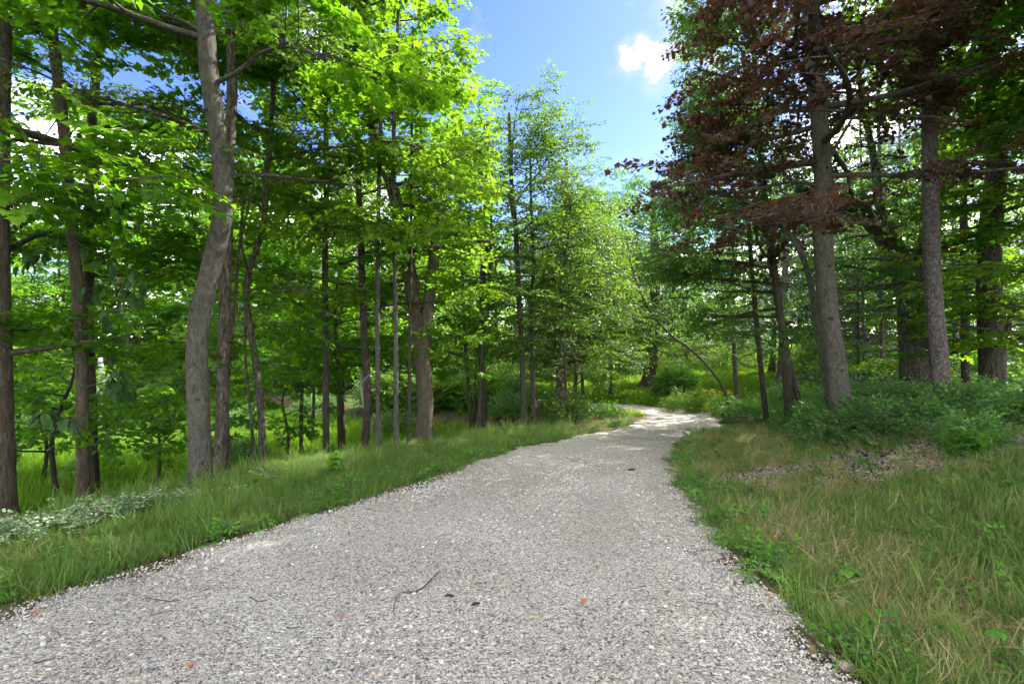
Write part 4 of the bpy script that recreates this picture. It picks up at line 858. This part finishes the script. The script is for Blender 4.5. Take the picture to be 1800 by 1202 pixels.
weed('broadleaf_weed', 'grey-green rosette weed at the gravel edge above the bottom', 1530, 1150, .06, 8, .06, 2)
weed('leafy_weed', 'long-leaved weed rising from grass right of the gravel', 1500, 1040, .16, 6, .10, 2)
weed('leafy_weed', 'upright weed in green grass near the middle of right verge', 1350, 930, .22, 5, .06, 3)
weed('leafy_weed', 'fern-like weed standing on the left verge under the scaly trunk', 590, 838, .35, 6, .11, 3)
weed('leafy_weed', 'pale seedling on the left verge by the crooked tree', 450, 870, .25, 6, .10, 2)

# twigs, dead leaves and larger stones lying on the gravel
def zg(x, y): return float(zroad(np.array([x]), np.array([y]))[0])
def stick(label, pts, rad, name='fallen_twig', group='twigs on the gravel', m='twig'):
    G = [gp(*p) for p in pts]; P_ = np.array([(x, y, zg(x, y)+rad+.006) for x, y in G]); b = P_[0].copy(); P_ = spline(P_-b, 16); P_[:, 2] += np.abs(rng.normal(0, .002, 16)); mb = MB()
    tube(mb, P_, rad*np.linspace(1, .5, 16), 5, bump=.15); root = link(name, mb.mesh(name, M[m], True), None, b); tag(root, label, 'twig', group); return root
stick('grey twig bent in the middle lying on open gravel', [(708,1050),(735,1048),(755,1030),(773,1012)], .007)
stick('short dark twig crossing below the bent grey one', [(690,1085),(697,1060),(706,1048)], .004)
stick('long thin twig on the gravel near the left verge', [(255,1062),(300,1066),(340,1058),(362,1053)], .004)
stick('curved thin twig on the gravel near the right edge', [(1200,975),(1220,978),(1240,973),(1258,976)], .0035)
stick('forked thin twig on gravel below the curved one', [(1215,1066),(1250,1070),(1280,1068),(1290,1052)], .0035)
stick('fine wiry twig in the middle of the far gravel', [(995,806),(1010,815),(1018,810),(1032,818)], .006)
stick('dark twig at the edge of the left verge grass', [(355,963),(385,948),(410,945),(440,938)], .010)
stick('thin dark root-like twig along the verge edge by gravel', [(490,922),(520,910),(545,898),(580,888)], .008)
stick('thin twig on the gravel at the lower left', [(60,1178),(90,1172),(98,1165)], .004)
stick('tiny twig left of centre on the gravel', [(440,1058),(455,1066),(470,1064)], .004)
stick('dark stick at the bottom right rim of the gravel', [(1452,1162),(1475,1168),(1500,1172),(1530,1190)], .007)
stick('bleached dead branch lying across the wood chips', [(1575,835),(1583,818),(1582,800)], .016, 'fallen_branch', None, 'dead')
stick('long dead branch lying in the dry grass before the undergrowth', [(1480,770),(1520,800),(1560,815)], .012, 'fallen_branch', None, 'dead')
def dead_leaf(label, px, py, size, m, yaw):
    x, y = gp(px, py); mb = MB(); add_leaf(mb, 'broad', (-size/2, 0, 0), 0, 0, 0, size, .5, .35, -.2)
    o = link('dead_leaf', mb.mesh('dead_leaf', M[m]), None, (x, y, zg(x, y)+.014)); o.rotation_euler = (.15, .1, yaw); tag(o, label, 'leaf', 'dead leaves on the gravel')
dead_leaf('orange dead leaf alone on the open gravel right of centre', 1025, 1068, .062, 'orange', 1.2)
dead_leaf('small pale yellow leaf on gravel left of the orange one', 935, 1098, .040, 'tan', .1)
dead_leaf('small orange leaf below the bent grey twig', 601, 1093, .04, 'orange', .5)
dead_leaf('brown-orange leaf at the gravel rim on the far lower left', 62, 1086, .05, 'orange', .0)
dead_leaf('reddish leaf by the verge edge on the left', 478, 944, .05, 'orange', 2.)
dead_leaf('rust coloured leaf near the bottom left of centre', 335, 1184, .04, 'orange', .3)
cone_spots = ((686, 818, 'dark clod on the far gravel near the left verge'), (790, 1058, 'dark curled bark flake in the middle of the gravel'), (836, 1072, 'second dark bark flake right of the first'), (1110, 830, 'small dark clod on the gravel toward the bend'))
for px, py, lab in cone_spots:
    x, y = gp(px, py); mb = MB(); L_ = .035 if py > 900 else .07
    P_ = np.array([(-L_, 0, 0), (-L_*.4, .004, .006), (L_*.3, -.004, .008), (L_, .002, 0)]); tube(mb, spline(P_, 8), L_*.28*np.sin(np.linspace(.3, 2.9, 8)), 6, bump=.25)
    o = link('bark_flake', mb.mesh('bark_flake', M['bark_dark'], True), None, (x, y, zg(x, y)+.012)); o.rotation_euler = (0, 0, rng.uniform(-.6, .6)); tag(o, lab, 'bark flake', 'bark flakes on the gravel')
def rock(name, label, x, y, z, sx, sy, sz, m, seed, cat='stone', sub=4):
    import bmesh
    bm = bmesh.new(); bmesh.ops.create_icosphere(bm, subdivisions=sub, radius=1); r = random.Random(seed)
    ks = [(Vector((r.gauss(0, 1), r.gauss(0, 1), r.gauss(0, 1))).normalized(), r.uniform(.6, .95)) for _ in range(14)]
    for v in bm.verts:
        d = v.co.normalized(); k = 1.
        for n_, c_ in ks:
            t_ = d.dot(n_)
            if t_ > c_: k = min(k, c_/t_)
        k += .03*math.sin(d.x*9+seed)*math.sin(d.y*11)*math.sin(d.z*7); v.co = Vector((d.x*sx, d.y*sy, d.z*sz))*k
    me = bpy.data.meshes.new(name); bm.to_mesh(me); bm.free(); me.materials.append(M[m]); me.polygons.foreach_set('use_smooth', np.ones(len(me.polygons), bool))
    tag(link(name, me, None, (x, y, z)), label, cat)
M['cobble'] = plain('tan_cobble', (.42,.33,.24), .8, (.30,.24,.18), 60, .3)
x, y = gp(1487, 1176); rock('cobble', 'rounded tan cobble at the gravel rim near the bottom right', x, y, hz(x, y)+.015, .05, .035, .03, 'cobble', 3)
x, y = gp(112, 893); rock('boulder', 'dark mossy boulder in the shade beside the slender trunk', x-.1, y+.5, hz(x, y+.5)+.12, .55, .4, .36, 'boulder', 5, 'boulder')
x, y = gp(1575, 806); rock('flat_stone', 'flat pale stone among the wood chips', x, y, hz(x, y)+.01, .12, .08, .04, 'cobble', 8)
# snag and cut log in the hollow
b = np.array([*gp(172, 758), 0]); b[2] = hz(b[0], b[1])
root = tag(empty('broken_snag', b), 'pale broken tree snag in the lit hollow behind the slender trunk', 'snag'); mb = MB(); tube(mb, spline(np.array([[0,0,-.2],[-.05,0,1.2],[.15,0,2.4],[.1,0,3.2]]), 14), np.linspace(.2, .08, 14), 9, bump=.12); link('trunk', mb.mesh('trunk', M['bark_pale'], True), root)
mb = MB(); tube(mb, spline(np.array([[.05,0,1.8],[.4,0,2.3],[.5,.1,2.9]]), 6), np.linspace(.06, .02, 6), 6); link('limb', mb.mesh('limb', M['bark_pale'], True), root)
mb = MB(); tube(mb, np.array([[-.15,-.1,0],[.25,.15,.0]])+[0,0,.28], .25, 12, bump=.05); tube(mb, np.array([[-.15,-.1,0],[-.17,-.12,.0]])+[0,0,.28], .25, 12); tag(link('cut_log', mb.mesh('cut_log', M['dead'], True), None, b+np.array([.55, -.2, 0])), 'cut log lying at the foot of the broken snag', 'log')
# brush pile deep in the wood
x, y = gp(800, 742); root = tag(empty('brush_pile', (x, y+3, hz(x, y+3))), 'tangled grey brush pile in the shade behind the low boughs', 'brush pile')
for q in range(26):
    mb = MB(); a = rng.uniform(-.5, .5); c0 = np.array([rng.uniform(-1.6, 1.6), rng.uniform(-.5, .5), rng.uniform(.1, .8)]); d = np.array([cos(a), rng.uniform(-.3, .3), sin(a)*.4])*rng.uniform(.6, 1.5)
    tube(mb, spline(np.array([c0-d, c0+rng.normal(0, .08, 3), c0+d]), 7), np.linspace(.03, .012, 7), 5); link('branch', mb.mesh('branch', M['dead'], True), root)
# pale birch trunk in the shade
T('birch_tree', 'pale whitish trunk in the shade between tilted trunk and poles', ptrunk([(655,770),(641,700),(636,640),(632,560)], 17, 10), .11, .06, 'bark_pale', 'elm', 3.0, 20, 2.5, 90, keep=False, merge=True, flare=.1)

# scars and stubs on the big bent grey trunk and the copper maple
def knots(name, spots, Y, r, parent_name):
    root = [q for q in TREES if q.name == parent_name][0]; b = np.array(root.location)
    for (px, py, w) in spots:
        p = at(px, py, Y)-np.array([0, r, 0]); mb = MB()
        tube(mb, np.array([p+[0, .03, 0], p+[0, -.004, 0], p+[0, -.014, .002], p+[0, -.006, 0]])-b, np.array([w*1.3, w*1.1, w*.75, w*.3]), 9, bump=.2)
        link('bark_scar', mb.mesh('bark_scar', M['lichen'], True), root)
knots('k', [(349, 546, .028), (346, 585, .03), (357, 700, .016), (364, 810, .018), (352, 640, .012), (384, 330, .022), (372, 200, .018)], 6.6, .115, 'grey_trunk_tree')
knots('k', [(1452, 560, .03), (1449, 470, .022), (1470, 650, .026), (1446, 400, .03), (1444, 300, .02)], 8.5, .155, 'copper_maple')

# mop-headed little tree beside the far bend
bx, by = 7.2, 21.3
r_ = plant('weeping_tree', 'small round mop-headed tree beside the far bend', 'tree', bx, by, 'bush', 800, .95, 1.8, 1.1, 1.8, 10, None, .30, 'bark_dark')
mb = MB(); tube(mb, spline(np.array([[0,0,-.1],[.03,0,.5],[0,0,1.0],[.05,.02,1.4]]), 12), np.linspace(.06, .03, 12), 8, bump=.05); link('trunk', mb.mesh('trunk', M['bark_dark'], True), r_)
# small dark crumbs of twig and bark strewn over the gravel
def crumb(seed):
    r = random.Random(seed); mb = MB(); P_ = [(-1, 0, 0), (-.3, r.uniform(-.2, .2), .05), (.4, r.uniform(-.25, .25), .06), (1, r.uniform(-.3, .3), 0)]; tube(mb, spline(np.array(P_), 6), .05*r.uniform(.6, 1.5), 4); return unlinked('crumb', mb.mesh('crumb', M['twig']))
CR_ = [crumb(s_) for s_ in range(4)]
X, Y = sift(5200, (-5.5, 6.5, 1.7, 14), lambda X, Y: (road_dist(X, Y) < .1)*(.12+.88*np.exp(-((road_dist(X, Y)+.05)/.3)**2))*np.clip(5/np.hypot(X, Y), 0, 1)); n = len(X)
tag(scatter('twig_crumbs', 'crumbs', CR_, np.stack([X, Y, zroad(X, Y)+.012], 1), np.stack([rng.normal(0, .1, n), rng.normal(0, .1, n), rng.uniform(0, 6.3, n)], 1), rng.uniform(.012, .05, n)), 'small dark crumbs of twig and bark strewn over the gravel', 'twig debris', kind='stuff')
